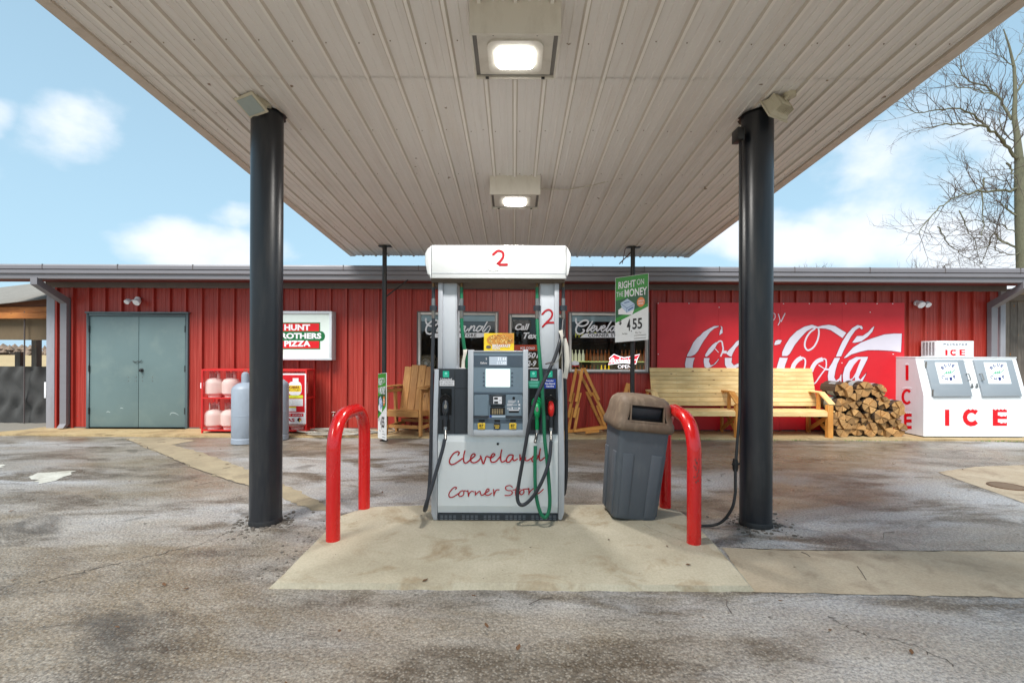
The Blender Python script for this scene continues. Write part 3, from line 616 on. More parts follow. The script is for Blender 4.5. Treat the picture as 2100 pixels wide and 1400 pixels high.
def wmap(ox, oy, s, off=.002):
    f = fr(YW, 0)
    def g(x, y):
        p = P(ox + x / s, oy + y / s, YW); return Vector((p.x, YW + .012 - off, p.z))
    return g
CLEV = [dict(p=[(262, 232), (268, 310), (330, 375), (430, 380), (505, 330), (510, 285), (460, 262), (380, 290), (300, 360), (262, 450), (280, 520), (340, 545), (400, 520), (432, 475), (410, 455)], w=34),
        dict(p=[(600, 290), (545, 380), (490, 470), (500, 495), (560, 440)], w=30), dict(p=[(575, 440), (640, 415), (655, 382), (620, 378), (580, 420), (570, 470), (600, 495), (680, 430)], w=26),
        dict(p=[(690, 388), (690, 440), (695, 490), (750, 440), (785, 388)], w=28), dict(p=[(785, 440), (850, 412), (860, 382), (825, 378), (790, 420), (780, 470), (815, 495), (890, 430)], w=26),
        dict(p=[(985, 290), (930, 380), (885, 470), (905, 497), (960, 440)], w=30), dict(p=[(1065, 388), (1010, 390), (970, 440), (975, 490), (1025, 470), (1080, 385), (1050, 460), (1070, 497), (1130, 440)], w=26),
        dict(p=[(1195, 385), (1165, 440), (1140, 490)], w=28), dict(p=[(1150, 470), (1230, 388), (1265, 395), (1240, 480), (1290, 470)], w=26),
        dict(p=[(1400, 390), (1350, 388), (1305, 450), (1320, 492), (1380, 460), (1430, 390)], w=26), dict(p=[(1520, 300), (1470, 390), (1425, 475), (1450, 495), (1500, 440)], w=24), dict(p=[(1500, 440), (1545, 388), (1580, 392), (1578, 440), (1540, 505)], w=15)]
BAND = [(345, 622), (410, 560), (470, 532), (1000, 528), (1450, 524), (1560, 500), (1530, 555), (1460, 600), (1380, 620)]
for wd, ox in ((w1, 1155 - 308 ), (w3, 1155)):
    m1_ = wmap(ox, 630, 10, .004); strokes('lettering', CLEV, 26, m1_, m_whprint, wd)
    mb = MB(); mb.face([m1_(a, b) for a, b in BAND]); mesh_obj('banner', mb, m_whprint, wd, smooth=False)
    text('lettering', 'CORNER STORE', 510, 540, 1300, 606, wmap(ox, 630, 10, .006), m_blprint, wd, bold=.02, space=1.1)
dm = wmap(1030, 630, 10, .004)
text('lettering', 'Call', 262, 335, 560, 470, dm, m_whprint, w2, shear=.35, bold=.03); text('lettering', 'Text', 435, 515, 790, 645, dm, m_whprint, w2, shear=.35, bold=.03)
text('lettering', '501', 505, 925, 760, 1040, dm, m_whprint, w2, shear=.3, bold=.03); text('lettering', '2-9', 500, 1090, 700, 1210, dm, m_whprint, w2, shear=.3, bold=.03)
mb = MB(); rect(mb, 210, 770, 790, 890, dm); mesh_obj('sticker', mb, flat('orange_red_sticker', (176, 60, 24), .5), w2, smooth=False)
dm2 = wmap(1030, 630, 10, .006)
mb = MB(); text('', 'ICE COLD', 375, 812, 668, 860, dm2, None, None, mb=mb, bold=.03); mesh_obj('lettering', mb, m_whprint, w2, smooth=False)
mb = MB(); rect(mb, 210, 875, 500, 892, dm2); mesh_obj('sticker', mb, flat('dark_red_sticker', (130, 20, 20), .5), w2, smooth=False)
mb = MB(); x0, x1, z0, z1 = OPEN[2]; mb.box(x0 + .055, YW - .02, .04, x1 - .055, YW + .008, .25); mesh_obj('kick_plate', mb, m_trimdk, w2)
# shop interior
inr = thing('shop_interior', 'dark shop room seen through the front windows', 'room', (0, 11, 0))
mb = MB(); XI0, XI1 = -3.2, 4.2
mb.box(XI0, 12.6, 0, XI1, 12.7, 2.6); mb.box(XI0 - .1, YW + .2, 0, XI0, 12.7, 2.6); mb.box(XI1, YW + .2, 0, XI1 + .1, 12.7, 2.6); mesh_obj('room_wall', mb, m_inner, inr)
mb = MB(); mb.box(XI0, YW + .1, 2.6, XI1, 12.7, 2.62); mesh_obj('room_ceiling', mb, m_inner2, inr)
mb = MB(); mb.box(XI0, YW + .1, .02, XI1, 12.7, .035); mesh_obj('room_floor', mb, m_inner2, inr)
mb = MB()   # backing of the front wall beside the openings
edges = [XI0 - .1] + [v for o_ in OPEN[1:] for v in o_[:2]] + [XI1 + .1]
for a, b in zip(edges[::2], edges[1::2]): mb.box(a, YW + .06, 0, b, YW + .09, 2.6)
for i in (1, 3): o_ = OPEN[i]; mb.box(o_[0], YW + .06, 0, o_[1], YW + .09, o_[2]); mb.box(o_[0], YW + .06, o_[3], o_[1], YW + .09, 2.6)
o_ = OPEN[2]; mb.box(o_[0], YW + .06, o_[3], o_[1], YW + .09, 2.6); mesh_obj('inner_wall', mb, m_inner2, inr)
def bottle_mesh(i):
    mb = MB(); mb.lathe([(.03, 0), (.032, .01), (.032, .14), (.026, .17), (.012, .2), (.012, .26), (.0, .262)], (0, 0, 0), 10); return mb
bproto = []
for i in range(4):
    o = mesh_obj('bottle', bottle_mesh(i), m_bot[i]); bproto.append(o)
bn = [0]
def put_bottle(x, y, z, i, label, grp):
    if bn[0] < 4 and bproto[i].get('label') is None: o = bproto[i]
    else: o = bproto[i].copy(); C.objects.link(o)
    o.location = (x, y, z); o['label'] = label; o['category'] = 'bottle'; o['group'] = grp
names = ['yellow', 'brown', 'pale', 'green']
used = set()
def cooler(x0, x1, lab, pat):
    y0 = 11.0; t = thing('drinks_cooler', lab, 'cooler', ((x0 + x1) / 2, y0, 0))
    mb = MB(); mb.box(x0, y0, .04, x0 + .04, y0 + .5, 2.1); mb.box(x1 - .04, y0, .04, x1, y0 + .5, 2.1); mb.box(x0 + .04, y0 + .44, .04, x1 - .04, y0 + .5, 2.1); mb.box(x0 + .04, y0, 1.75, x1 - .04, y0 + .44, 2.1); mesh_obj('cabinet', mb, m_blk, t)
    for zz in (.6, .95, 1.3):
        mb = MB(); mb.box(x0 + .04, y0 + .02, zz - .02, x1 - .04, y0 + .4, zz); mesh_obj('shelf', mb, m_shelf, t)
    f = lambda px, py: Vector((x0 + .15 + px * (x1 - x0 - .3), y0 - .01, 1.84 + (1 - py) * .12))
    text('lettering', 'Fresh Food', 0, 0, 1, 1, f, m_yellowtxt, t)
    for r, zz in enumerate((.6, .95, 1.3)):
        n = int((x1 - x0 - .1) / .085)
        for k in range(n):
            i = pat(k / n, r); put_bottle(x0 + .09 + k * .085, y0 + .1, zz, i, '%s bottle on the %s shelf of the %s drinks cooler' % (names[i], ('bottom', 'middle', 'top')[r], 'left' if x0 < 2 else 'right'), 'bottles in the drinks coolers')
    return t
cooler(1.25, 2.3, 'black glass-front drinks cooler behind left half of the right shop window', lambda t, r: (2 if t < .35 else 1) if r != 1 else (0 if t > .7 else 3 if t > .55 else 1))
cooler(2.4, 3.35, 'black glass-front drinks cooler behind right half of the right shop window', lambda t, r: 1 if r else 2)
# clutter behind left window
fn = thing('store_counter', 'dark cluttered counter behind the left shop window', 'counter', (-1.2, 10.4, 0))
mb = MB(); mb.box(-2.6, 10.2, .03, -.4, 10.8, 1.15); mesh_obj('counter_body', mb, m_inner2, fn)
for k in range(16):
    mb = MB(); x = -2.5 + k * .14; h = rnd.uniform(.08, .3); mb.box(x, 10.3 + rnd.uniform(0, .2), 1.15, x + rnd.uniform(.06, .12), 10.6, 1.15 + h)
    o = mesh_obj('goods', mb, flat('goods_%d' % k, rnd.choice([(120, 30, 24), (160, 130, 60), (60, 70, 50), (140, 120, 100), (40, 50, 70)]), .5), fn)
nb = thing('neon_sign', 'red bow-tie neon beer sign with white script over OPEN in the shop window', 'neon sign', (P(1270, 740, 9.3).x, 9.3, P(1270, 755, 9.3).z))
nmf = lambda off: (lambda x, y: Vector((P(1155 + x / 10, 630 + y / 10, 9.28).x, 9.28 - off, P(1155 + x / 10, 630 + y / 10, 9.28).z)))
BT = [(925, 1172), (965, 1085), (945, 1045), (1040, 962), (1140, 1005), (1245, 1035), (1400, 1005), (1570, 962), (1515, 1060), (1490, 1160), (1370, 1150), (1240, 1135), (1090, 1150)]
mb = MB(); mb.prism([nmf(0)(a, b) for a, b in BT], (0, 0, 0), (0, .02, 0)); mesh_obj('sign_face', mb, m_neon_r, nb, smooth=False)
mb = MB(); mb.ribbon(BT, 16, nmf(.004), closed=True); mesh_obj('neon_tube', mb, m_neon_w, nb, smooth=False)
text('lettering', 'Budweiser', 965, 1030, 1500, 1140, nmf(.006), m_neon_w, nb, shear=.35, bold=.02)
text('lettering', 'OPEN', 1120, 1180, 1390, 1250, nmf(.004), m_neon_w, nb)
mb = MB(); mb.tube([nmf(0)(1240, 1035), nmf(0)(1240, 900), nmf(0)(1240, 300)], .003, 5); mesh_obj('hanging_cord', mb, m_blk, nb)
ws = thing('window_sticker', 'white shield sticker at the lower left of the right shop window', 'sticker', P(1171, 745, YW))
wm = wmap(1155, 630, 10, .004); mb = MB(); mb.face([wm(a, b) for a, b in [(165, 1120), (240, 1088), (325, 1120), (325, 1175), (240, 1190), (165, 1175)]]); mesh_obj('print', mb, m_whprint, ws, smooth=False)
mb = MB(); rect(mb, 160, 1195, 330, 1215, wm); mesh_obj('print', mb, m_redprint, ws, smooth=False)
ws = thing('desk_fan', 'small round white fan standing inside the left shop window', 'fan', P(873, 745, 9.4))
c = P(873, 746, 9.42); mb = MB()
for rr in (.09, .065, .04): mb.tube([c + Vector((rr * math.cos(a * .2618), 0, rr * math.sin(a * .2618))) for a in range(25)], .004, 5, False)
mesh_obj('guard', mb, m_whprint, ws); mb = MB(); mb.lathe([(.03, 0), (.035, -.03), (.0, -.04)], c, 14, axis='Y'); mesh_obj('hub', mb, m_aluc, ws)

# ------------------------------------------------------------------ canopy
ZC = lambda y: 3.919 - .076 * y
cn = thing('fuel_canopy', 'beige ribbed metal canopy roof over the fuel island', 'canopy', (0.1, 4.2, 3.6))
CX0, CX1, CY0, CY1 = -2.91, 3.10, -.5, 8.75
CP = [(0, 0), (.012, .020), (.034, .020), (.046, 0), (.100, 0), (.104, .006), (.118, .006), (.122, 0), (.162, 0), (.166, .006), (.180, .006), (.184, 0)]
rows = [(CY0, 3.76, 0), (3.74, 5.78, .004), (5.76, CY1, .008)]
for (ya, yb, dz) in rows:
    x = CX0 + .02; x0_ = -.023
    edges = [CX0 + .02] + [x0_ + k * .9144 for k in range(-3, 4) if CX0 + .1 < x0_ + k * .9144 < CX1 - .1] + [CX1 - .02]
    for a, b in zip(edges, edges[1:]):
        pr = prof_x(a, b, CP, .2286, x0_); n = len(pr); mb = MB()
        p = [(x, ya, ZC(ya) - h - dz) for x, h in pr]; q = [(x, yb, ZC(yb) - h - dz) for x, h in pr]
        for i in range(n - 1):
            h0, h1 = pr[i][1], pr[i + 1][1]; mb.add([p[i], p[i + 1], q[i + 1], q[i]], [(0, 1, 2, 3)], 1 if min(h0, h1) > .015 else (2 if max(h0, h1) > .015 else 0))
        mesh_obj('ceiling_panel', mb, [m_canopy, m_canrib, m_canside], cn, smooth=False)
mb = MB(); mb.prism([(0, CY0, ZC(CY0) + .03), (0, CY1 + .03, ZC(CY1) + .03), (0, CY1 + .03, ZC(CY1) + .06), (0, CY0, ZC(CY0) + .06)], (CX0 - .06, 0, 0), (CX1 + .06, 0, 0)); mesh_obj('canopy_deck', mb, m_roof, cn, smooth=False)
for (xa, xb) in ((CX0 - .07, CX0 + .02), (CX1 - .02, CX1 + .07)):
    mb = MB(); mb.prism([(0, CY0, ZC(CY0) - .025), (0, CY1, ZC(CY1) - .025), (0, CY1, ZC(CY1) + .15), (0, CY0, ZC(CY0) + .15)], (xa, 0, 0), (xb, 0, 0)); mesh_obj('edge_trim', mb, paint('canopy_edge', (196, 184, 172), .5, var=.1), cn, smooth=False)
mb = MB(); mb.box(CX0 - .07, CY0 - .06, ZC(CY0) - .03, CX1 + .07, CY0, ZC(CY0) + .2); mesh_obj('edge_trim', mb, paint('canopy_edge2', (196, 184, 172), .5), cn)
mb = MB()   # ceiling screws
for yy in (.6, 1.7, 2.5, 3.35, 4.5, 5.4, 6.3, 7.2, 8.1):
    for k in range(-13, 14):
        x = -.023 + k * .2286 + .075
        if CX0 + .05 < x < CX1 - .05: mb.lathe([(.005, 0), (.004, -.005)], (x + rnd.uniform(-.01, .01), yy + rnd.uniform(-.02, .02), ZC(yy) - .008), 6)
mesh_obj('screw', mb, flat('rusty_screw', (128, 112, 96), .7), cn, kind='stuff')
mb = MB(); mb.tube([(P(x, y, d)) for x, y, d in ((1108, 388, 5.72), (1165, 389, 5.72), (1215, 380, 5.66), (1248, 372, 5.6))], .004, 5); mesh_obj('loose_cable', mb, m_flood, cn)

def pole(x, y, label):
    t = thing('canopy_pole', label, 'pole', (x, y, 0), 'thick black canopy poles'); r = .131
    mb = MB(); mb.lathe([(r, -.05), (r, ZC(y) - .028)], (x, y, 0), 40); mesh_obj('post', mb, m_black, t)
    mb = MB(); pts = []
    n = 40; ring = [(x + (r + .012 + rnd.uniform(0, .02)) * math.cos(a * 6.283 / n), y + (r + .012 + rnd.uniform(0, .02)) * math.sin(a * 6.283 / n)) for a in range(n)]
    mb.face([(a, b, ZC(b) - .030) for a, b in ring]); mesh_obj('ceiling_cutout', mb, m_blk, t, smooth=False)
    mb = MB(); mb.tube([(x - r + .02, y - .03, 3.5), (x - r - .003, y - .02, 3.46)], .006, 5); mesh_obj('weld_spot', mb, m_blackp, t)
    mb = MB(); mb.lathe([(r + .006, 0), (r + .004, .03), (r, .045)], (x, y, 0), 40); mesh_obj('foot_collar', mb, m_blackp, t)
    return t
pole(PL[0], PL[1], 'thick black round pole left of the fuel pump, carrying the canopy')
pole(PR[0], PR[1], 'thick black round pole right of the fuel pump, with a conduit beside it')
# conduit on right pole
cd = thing('conduit_pipe', 'thin black conduit down the right pole curving to the ground', 'conduit', (1.95, 4.1, 0))
pts = [(1518, 262, 4.18), (1518, 400, 4.18), (1518, 700, 4.18), (1517, 840, 4.16), (1512, 905, 4.12), (1508, 960, 4.08), (1508, 1010, 4.06)]
mb = MB(); mb.tube([P(*p) for p in pts], .012, 10); mesh_obj('pipe', mb, m_blackp, cd)
q = G(1446, 1076, .01); mb = MB(); mb.tube(cr([P(1508, 1010, 4.06), P(1502, 1040, 4.05), P(1484, 1066, 4.08), Vector((G(1466, 1077, .03).x, 4.12, .03)), Vector((1.6, 4.14, .015)), Vector((1.35, 4.2, -.01))], 6), .012, 10); mesh_obj('flexible_pipe', mb, m_blackp, cd)
mb = MB(); mb.tube([P(1508, 940, 4.09), P(1508, 948, 4.09), P(1508, 958, 4.09), P(1508, 966, 4.085)], [.018, .024, .024, .018], 10); p_ = P(1508, 953, 4.09); mb.tube([p_ + Vector((-.03, -.01, .01)), p_ + Vector((.03, -.01, .012))], .009, 8); mesh_obj('coupling', mb, m_blk, cd)
jb = thing('junction_box', 'small black electrical box on the left side of the right pole top', 'junction box', P(1507, 278, 4.15)); mb = MB(); pbox(mb, 1508, 265, 1521, 290, 4.15, 4.1, 4.22); mesh_obj('box', mb, m_blackp, jb, bevel=.004)
def thinpost(px, label, up):
    y = 8.12; x = P(px, 722, y).x; t = thing('support_post', label, 'post', (x, y, 0), 'thin posts at the far end of the canopy')
    mb = MB(); mb.lathe([(.038, 0), (.038, ZC(y) - .01)], (x, y, 0), 16); mesh_obj('post', mb, m_blackp, t)
    mb = MB(); mb.lathe([(.07, 0.0), (.07, .012), (.04, .014)], (x, y, 0), 16); mesh_obj('base_plate', mb, m_blackp, t)
    mb = MB(); mb.box(x - .1, y - .05, ZC(y) - .035, x + .12, y + .05, ZC(y) - .022); mesh_obj('top_plate', mb, m_blackp, t); return t, x
t, x = thinpost(788, 'thin black post left of the pump with a diagonal brace', 0)
mb = MB(); mb.tube([(x, 8.14, P(0, 604, 8.12).z - .02), (x + .33, 8.42, P(0, 570, 8.4).z)], .012, 8); mesh_obj('brace', mb, m_blackp, t)
t, x = thinpost(1297, 'thin black post right of the pump holding the green price sign', 1)
mb = MB(); mb.tube([(x - .02, 8.14, ZC(8.1) - .1), (x - .17, 8.38, zt + .03)], .01, 8); mb.tube([(x - .02, 8.14, ZC(8.1) - .02), (x - .11, 8.2, ZC(8.1) - .03), (x - .12, 8.38, zt + .03)], .006, 8); mesh_obj('brace', mb, flat('rusty_brace', (90, 60, 50), .7), t)

# canopy lamps (lit)
def lampbox(y0, depth, w, zdrop, label, lx):
    t = thing('canopy_light', label, 'ceiling light', (lx, y0 + depth / 2, ZC(y0) - zdrop), 'box lights under the canopy'); x0, x1 = lx - w / 2, lx + w / 2; y1 = y0 + depth
    zb0 = ZC(y0) - zdrop; zb1 = ZC(y1) - zdrop; g = .035
    def q(ya, yb, d0, d1, xa, xb, mb): mb.add([(xa, ya, ZC(ya) - d0), (xb, ya, ZC(ya) - d0), (xb, yb, ZC(yb) - d0), (xa, yb, ZC(yb) - d0), (xa, ya, ZC(ya) - d1), (xb, ya, ZC(ya) - d1), (xb, yb, ZC(yb) - d1), (xa, yb, ZC(yb) - d1)], [(0, 3, 2, 1), (4, 5, 6, 7), (0, 1, 5, 4), (1, 2, 6, 5), (2, 3, 7, 6), (3, 0, 4, 7)])
    mb = MB(); q(y0, y0 + .02, -.03, zdrop + .02, x0, x1, mb); q(y1 - .012, y1, -.03, zdrop, x0, x1, mb); q(y0 + .02, y1 - .012, -.03, zdrop, x0, x0 + .012, mb); q(y0 + .02, y1 - .012, -.03, zdrop, x1 - .012, x1, mb); mesh_obj('housing', mb, m_whiteb, t, smooth=False)
    mb = MB(); q(y0 + .02, y1 - .012, zdrop - .035, zdrop - .025, x0 + .012, x1 - .012, mb); mesh_obj('recess', mb, flat('light_recess', (120, 116, 112), .5), t, smooth=False)
    mb = MB(); q(y0 + .035, y1 - .035, zdrop - .024, zdrop - .012, x0 + .04, x1 - .04, mb); mesh_obj('plate', mb, m_whiteb, t, bevel=.003)
    def rr(hx, hy, rad, cx, cy, d):
        out = []
        for k, (sx, sy) in enumerate(((1, 1), (-1, 1), (-1, -1), (1, -1))):
            for j in range(5):
                a = k * math.pi / 2 + j * math.pi / 8; xx = cx + sx * (hx - rad) + rad * math.cos(a); yy = cy + sy * (hy - rad) + rad * math.sin(a); out.append(Vector((xx, yy, ZC(yy) - d)))
        return out
    cy = y0 + depth * .52
    mb = MB(); mb.prism(rr(.185, depth * .33, .06, lx, cy, 0), (0, 0, -zdrop + .013), (0, 0, -zdrop - .002)); mesh_obj('bezel', mb, m_whiteb, t, smooth=False)
    mb = MB(); mb.prism(rr(.125, depth * .2, .04, lx, cy, 0), (0, 0, -zdrop - .002), (0, 0, -zdrop - .016)); mesh_obj('lens', mb, m_lampon, t, smooth=False)
    mb = MB()
    for sx in (-1, 1): mb.lathe([(.009, 0), (.007, -.006)], (lx + sx * .14, y0 + .055, ZC(y0 + .05) - zdrop + .012), 8); mb.box(lx + sx * .2 - .012, y1 - .03, ZC(y1) - zdrop - .004, lx + sx * .2 + .012, y1 - .01, ZC(y1) - zdrop + .004)
    mesh_obj('screw', mb, m_blk, t)
    l = bpy.data.lights.new('lamp_light', 'AREA'); l.shape = 'RECTANGLE'; l.size = .24; l.size_y = depth * .4; l.energy = 34; l.color = (1, .96, .9); lo = bpy.data.objects.new('lamp_light', l); C.objects.link(lo)
    lo.location = (lx, cy, ZC(cy) - zdrop - .03); attach(lo, t)
lampbox(3.0, .48, .574, .185, 'nearer white box light with lit square lens under the canopy, above the pump', 0.0)
lampbox(5.45, .5, .574, .20, 'farther white box light with lit lens under the canopy', 0.005)
# floodlights
def flood(c, yaw, pitch, label):
    t = thing('flood_light', label, 'flood light', c, 'old flood lights at the pole tops'); Mx = Matrix.Translation(c) @ Matrix.Rotation(yaw, 4, 'Z') @ Matrix.Rotation(pitch, 4, 'X')
    def tr(mb): mb.v = [tuple(Mx @ Vector(v)) for v in mb.v]; return mb
    mb = MB(); mb.add([(-.11, -.08, 0), (.11, -.08, 0), (.11, .08, 0), (-.11, .08, 0), (-.06, -.04, .1), (.06, -.04, .1), (.06, .04, .1), (-.06, .04, .1)], [(0, 3, 2, 1), (4, 5, 6, 7), (0, 1, 5, 4), (1, 2, 6, 5), (2, 3, 7, 6), (3, 0, 4, 7)])
    mesh_obj('housing', tr(mb), m_flood, t, bevel=.004)
    mb = MB()
    for k in range(9): x = -.08 + k * .02; mb.box(x - .002, -.07, .012, x + .002, .07, .095)
    mesh_obj('cooling_fins', tr(mb), m_flood, t)
    mb = MB(); mb.box(-.12, -.09, -.014, .12, .09, 0); mesh_obj('bezel', tr(mb), m_flood, t, bevel=.003)
    mb = MB(); mb.box(-.1, -.07, -.018, .1, .07, -.0142); mesh_obj('lens', tr(mb), m_gray_lens, t)
    mb = MB(); p0 = Mx @ Vector((0, 0, .1)); mb.tube([p0, p0 + Vector((.03, .01, .05)), Vector((p0.x + .05, p0.y + .02, ZC(p0.y) - .01))], .014, 8); mesh_obj('bracket', mb, m_flood, t)
    mb = MB(); mb.lathe([(.05, 0), (.05, -.03), (.0, -.035)], (p0.x + .05, p0.y + .02, ZC(p0.y) - .005), 14); mesh_obj('mounting_cap', mb, m_flood, t)
flood(P(516, 215, 4.02), R(-28), R(-34), 'old off-white flood light at the top of the left canopy pole')
flood(P(1588, 228, 3.98), R(28), R(62), 'old ribbed flood light at the top of the right canopy pole')

# ------------------------------------------------------------------ bollards
def bollard(x1, x2, y1, y2, label):
    t = thing('u_bollard', label, 'bollard', ((x1 + x2) / 2, (y1 + y2) / 2, .045), 'red U-shaped pipe guards'); r = .054; hz = .985; b = .27
    pts = [Vector((x1, y1, .02)), Vector((x1, y1, .4)), Vector((x1, y1, hz - b))]
    for k in range(1, 9): a = k * math.pi / 16; pts.append(Vector((x1, y1 + b - b * math.cos(a), hz - b + b * math.sin(a))))
    for k in range(0, 9): a = k * math.pi / 16; pts.append(Vector((x2, y2 - b + b * math.sin(a), hz - b + b * math.cos(a))))
    pts.append(Vector((x2, y2, .02)))
    mb = MB(); mb.tube(pts, r, 24); mesh_obj('bent_pipe', mb, m_red_b, t)
    return t
a = G(678, 1112, .03); b_ = G(744, 1044, .03); bollard(a.x, b_.x, a.y + .05, b_.y + .04, 'bright red U-shaped pipe guard left of the fuel pump')
a = G(1428, 1118, .03); b_ = G(1367, 1042, .03); t = bollard(a.x, b_.x, a.y + .05, b_.y + .04, 'bright red U-shaped pipe guard behind the grey bin, paint chipped')
mb = MB()
for k in range(26): 
    c = Vector((a.x + rnd.uniform(-.025, .02), a.y + .05 - .0545, .66 + rnd.gauss(0, .03) - (k % 3) * .06)); s = rnd.uniform(.003, .009)
    dx = c.x - a.x; c.y = a.y + .05 - math.sqrt(max(0, .0548 ** 2 - dx * dx)) - .0005
    mb.face([(c.x + s * math.cos(j * 1.05) * rnd.uniform(.5, 1), c.y, c.z + s * math.sin(j * 1.05) * rnd.uniform(.6, 1.3)) for j in range(6)])
mesh_obj('paint_chip', mb, flat('chipped_metal', (116, 70, 66), .7), t, smooth=False, kind='stuff')

# ------------------------------------------------------------------ fuel pump
D0 = 4.2; SZ = .03
fp = thing('fuel_dispenser', 'white and grey fuel dispenser with red handwritten store name on its lower panel', 'fuel pump', (P(1020, 1066, D0).x, 4.4, SZ))
YB = 4.58
mb = MB(); pbox(mb, 892, 757, 1153, 1066, D0, 4.235, YB); mesh_obj('cabinet', mb, m_alu, fp, bevel=.01)
for pts in ([(891, 757), (900, 757), (897, 890), (897, 1066), (889, 1066), (884, 1052), (885, 940)], [(1143, 757), (1152, 757), (1157, 900), (1158, 960), (1157, 1052), (1152, 1066), (1145, 1066), (1145, 890)]):
    mb = MB(); mb.prism([P(a, b, D0) for a, b in pts], (0, 0, 0), (0, .3, 0)); mesh_obj('side_trim', mb, m_alu, fp, bevel=.006)
# white lower panel: folded top and bottom edge
xa, xb = P(898, 970, D0).x, P(1144, 970, D0).x; zz = [P(1020, v, D0).z for v in (891, 906, 1037, 1052)]
mb = MB(); mb.prism([(0, 4.215, zz[0]), (0, 4.198, zz[1]), (0, 4.198, zz[2]), (0, 4.213, zz[3]), (0, 4.24, zz[3]), (0, 4.24, zz[0])], (xa, 0, 0), (xb, 0, 0)); mesh_obj('lower_panel', mb, m_white, fp, smooth=False)
lp = lambda x, y: Vector((P(x, y, D0).x, 4.195, P(x, y, D0).z))
zm = lambda x, y: lp(900 + x / 8.077, 900 + y / 8.077)
CL = [[(318, 262), (340, 225), (310, 203), (245, 235), (192, 310), (175, 372), (200, 415), (255, 408), (325, 365), (392, 318)],
      [(432, 190), (415, 260), (410, 340), (425, 385), (462, 388), (520, 342)], [(518, 338), (582, 290), (602, 255), (575, 240), (540, 270), (525, 330), (545, 378), (600, 385), (660, 350), (702, 295)],
      [(690, 275), (710, 335), (735, 405), (765, 340), (790, 285), (850, 303)], [(850, 315), (902, 285), (928, 250), (895, 238), (862, 290), (857, 350), (890, 380), (950, 360), (1012, 290)],
      [(1042, 175), (1026, 250), (1026, 340), (1050, 375), (1105, 350)], [(1222, 258), (1165, 262), (1122, 320), (1125, 370), (1165, 375), (1215, 315), (1232, 262), (1226, 325), (1250, 352), (1300, 325)],
      [(1342, 255), (1345, 350)], [(1345, 345), (1372, 300), (1410, 270), (1428, 300), (1432, 345), (1470, 350), (1525, 315)],
      [(1625, 268), (1575, 268), (1540, 325), (1558, 370), (1612, 340), (1655, 262)], [(1680, 155), (1664, 260), (1665, 330), (1690, 350), (1750, 300)]]
CO = [[(278, 825), (295, 800), (255, 795), (198, 850), (167, 910), (180, 955), (232, 955), (302, 912), (350, 880)], [(400, 848), (352, 868), (330, 920), (360, 945), (410, 915), (415, 862), (430, 850), (482, 860)],
      [(482, 845), (492, 942)], [(492, 930), (508, 890), (540, 860), (582, 868)], [(605, 862), (606, 925)], [(606, 922), (642, 880), (680, 858), (692, 900), (712, 925), (755, 905)],
      [(758, 892), (820, 860), (832, 828), (802, 822), (776, 868), (776, 915), (820, 925), (875, 890)], [(905, 828), (912, 932)], [(912, 925), (930, 870), (960, 836), (998, 835)],
      [(1218, 792), (1180, 765), (1122, 775), (1102, 812), (1140, 845), (1200, 850), (1216, 890), (1172, 925), (1095, 928)], [(1300, 755), (1272, 860), (1272, 928)], [(1228, 836), (1345, 820)],
      [(1400, 828), (1352, 850), (1342, 900), (1375, 912), (1410, 872), (1405, 828), (1478, 820)], [(1490, 808), (1490, 912)], [(1490, 900), (1520, 850), (1575, 808)], [(1590, 870), (1630, 850), (1640, 815), (1605, 810), (1585, 850), (1600, 890), (1650, 893), (1728, 825)]]
strokes('lettering', CL, 22, zm, m_redprint, fp); strokes('lettering', CO, 18, zm, m_redprint, fp)
mb = MB(); mb.lathe([(.011, 0), (.011, -.01), (.0, -.012)], lp(1021, 909.5) + Vector((0, .004, 0)), 14, axis='Y'); mesh_obj('lock', mb, m_blk, fp)
mb = MB(); pbox(mb, 898, 1053.5, 1144, 1066, D0, 4.2, 4.3); mesh_obj('vent_strip', mb, m_dark, fp)
mb = MB()
for r in range(3):
    for k in range(27):
        if k in (4, 9, 14, 20): continue
        x = 903 + k * 8.9; rect(mb, x, 1056.2 + r * 3.4, x + 5.6, 1057.6 + r * 3.4, lambda a, b: lp(a, b) + Vector((0, .003, 0)))
mesh_obj('vent_slot', mb, flat('vent_slot_edge', (120, 126, 134), .5), fp, kind='stuff')
# nozzle panels
def nozzle_panel(x0, x1, holes):
    mb = MB(); ys = [756, 797, 889]; xs = sorted({x0, x1} | {h[0] for h in holes} | {h[1] for h in holes})
    pbox(mb, x0, 756, x1, 797, D0, 4.205, 4.25)
    for a, b in zip(xs, xs[1:]):
        h = [h for h in holes if h[0] <= a and b <= h[1]]
        if not h: pbox(mb, a, 797, b, 889, D0, 4.205, 4.25)
        elif h[0][2] < 888: pbox(mb, a, h[0][2], b, 889, D0, 4.205, 4.25)
    mesh_obj('nozzle_panel', mb, m_dark, fp, smooth=False)
    for h in holes:
        mb = MB(); pbox(mb, h[0], 797, h[1], h[2], D0, 4.228, 4.25); mb2 = mb; pbox(mb, h[0] + 3, h[2] + 8 if h[2] < 870 else h[2] - 10, h[1] - 3, h[2] + 30 if h[2] < 870 else h[2] - 2, D0, 4.2035, 4.2045); mesh_obj('nozzle_recess', mb, m_blk, fp)
nozzle_panel(898, 959.5, [(903, 926, 852)]); nozzle_panel(1083.5, 1143, [(1086, 1109, 852), (1118, 1140, 852)])
mb = MB(); pbox(mb, 932, 756, 932.8, 889, D0, 4.203, 4.2048); pbox(mb, 933, 795.5, 959, 796.3, D0, 4.203, 4.2048); mesh_obj('panel_seam', mb, m_blk, fp)
dp = lambda off: (lambda x, y: Vector((P(x, y, D0).x, 4.205 - off, P(x, y, D0).z)))
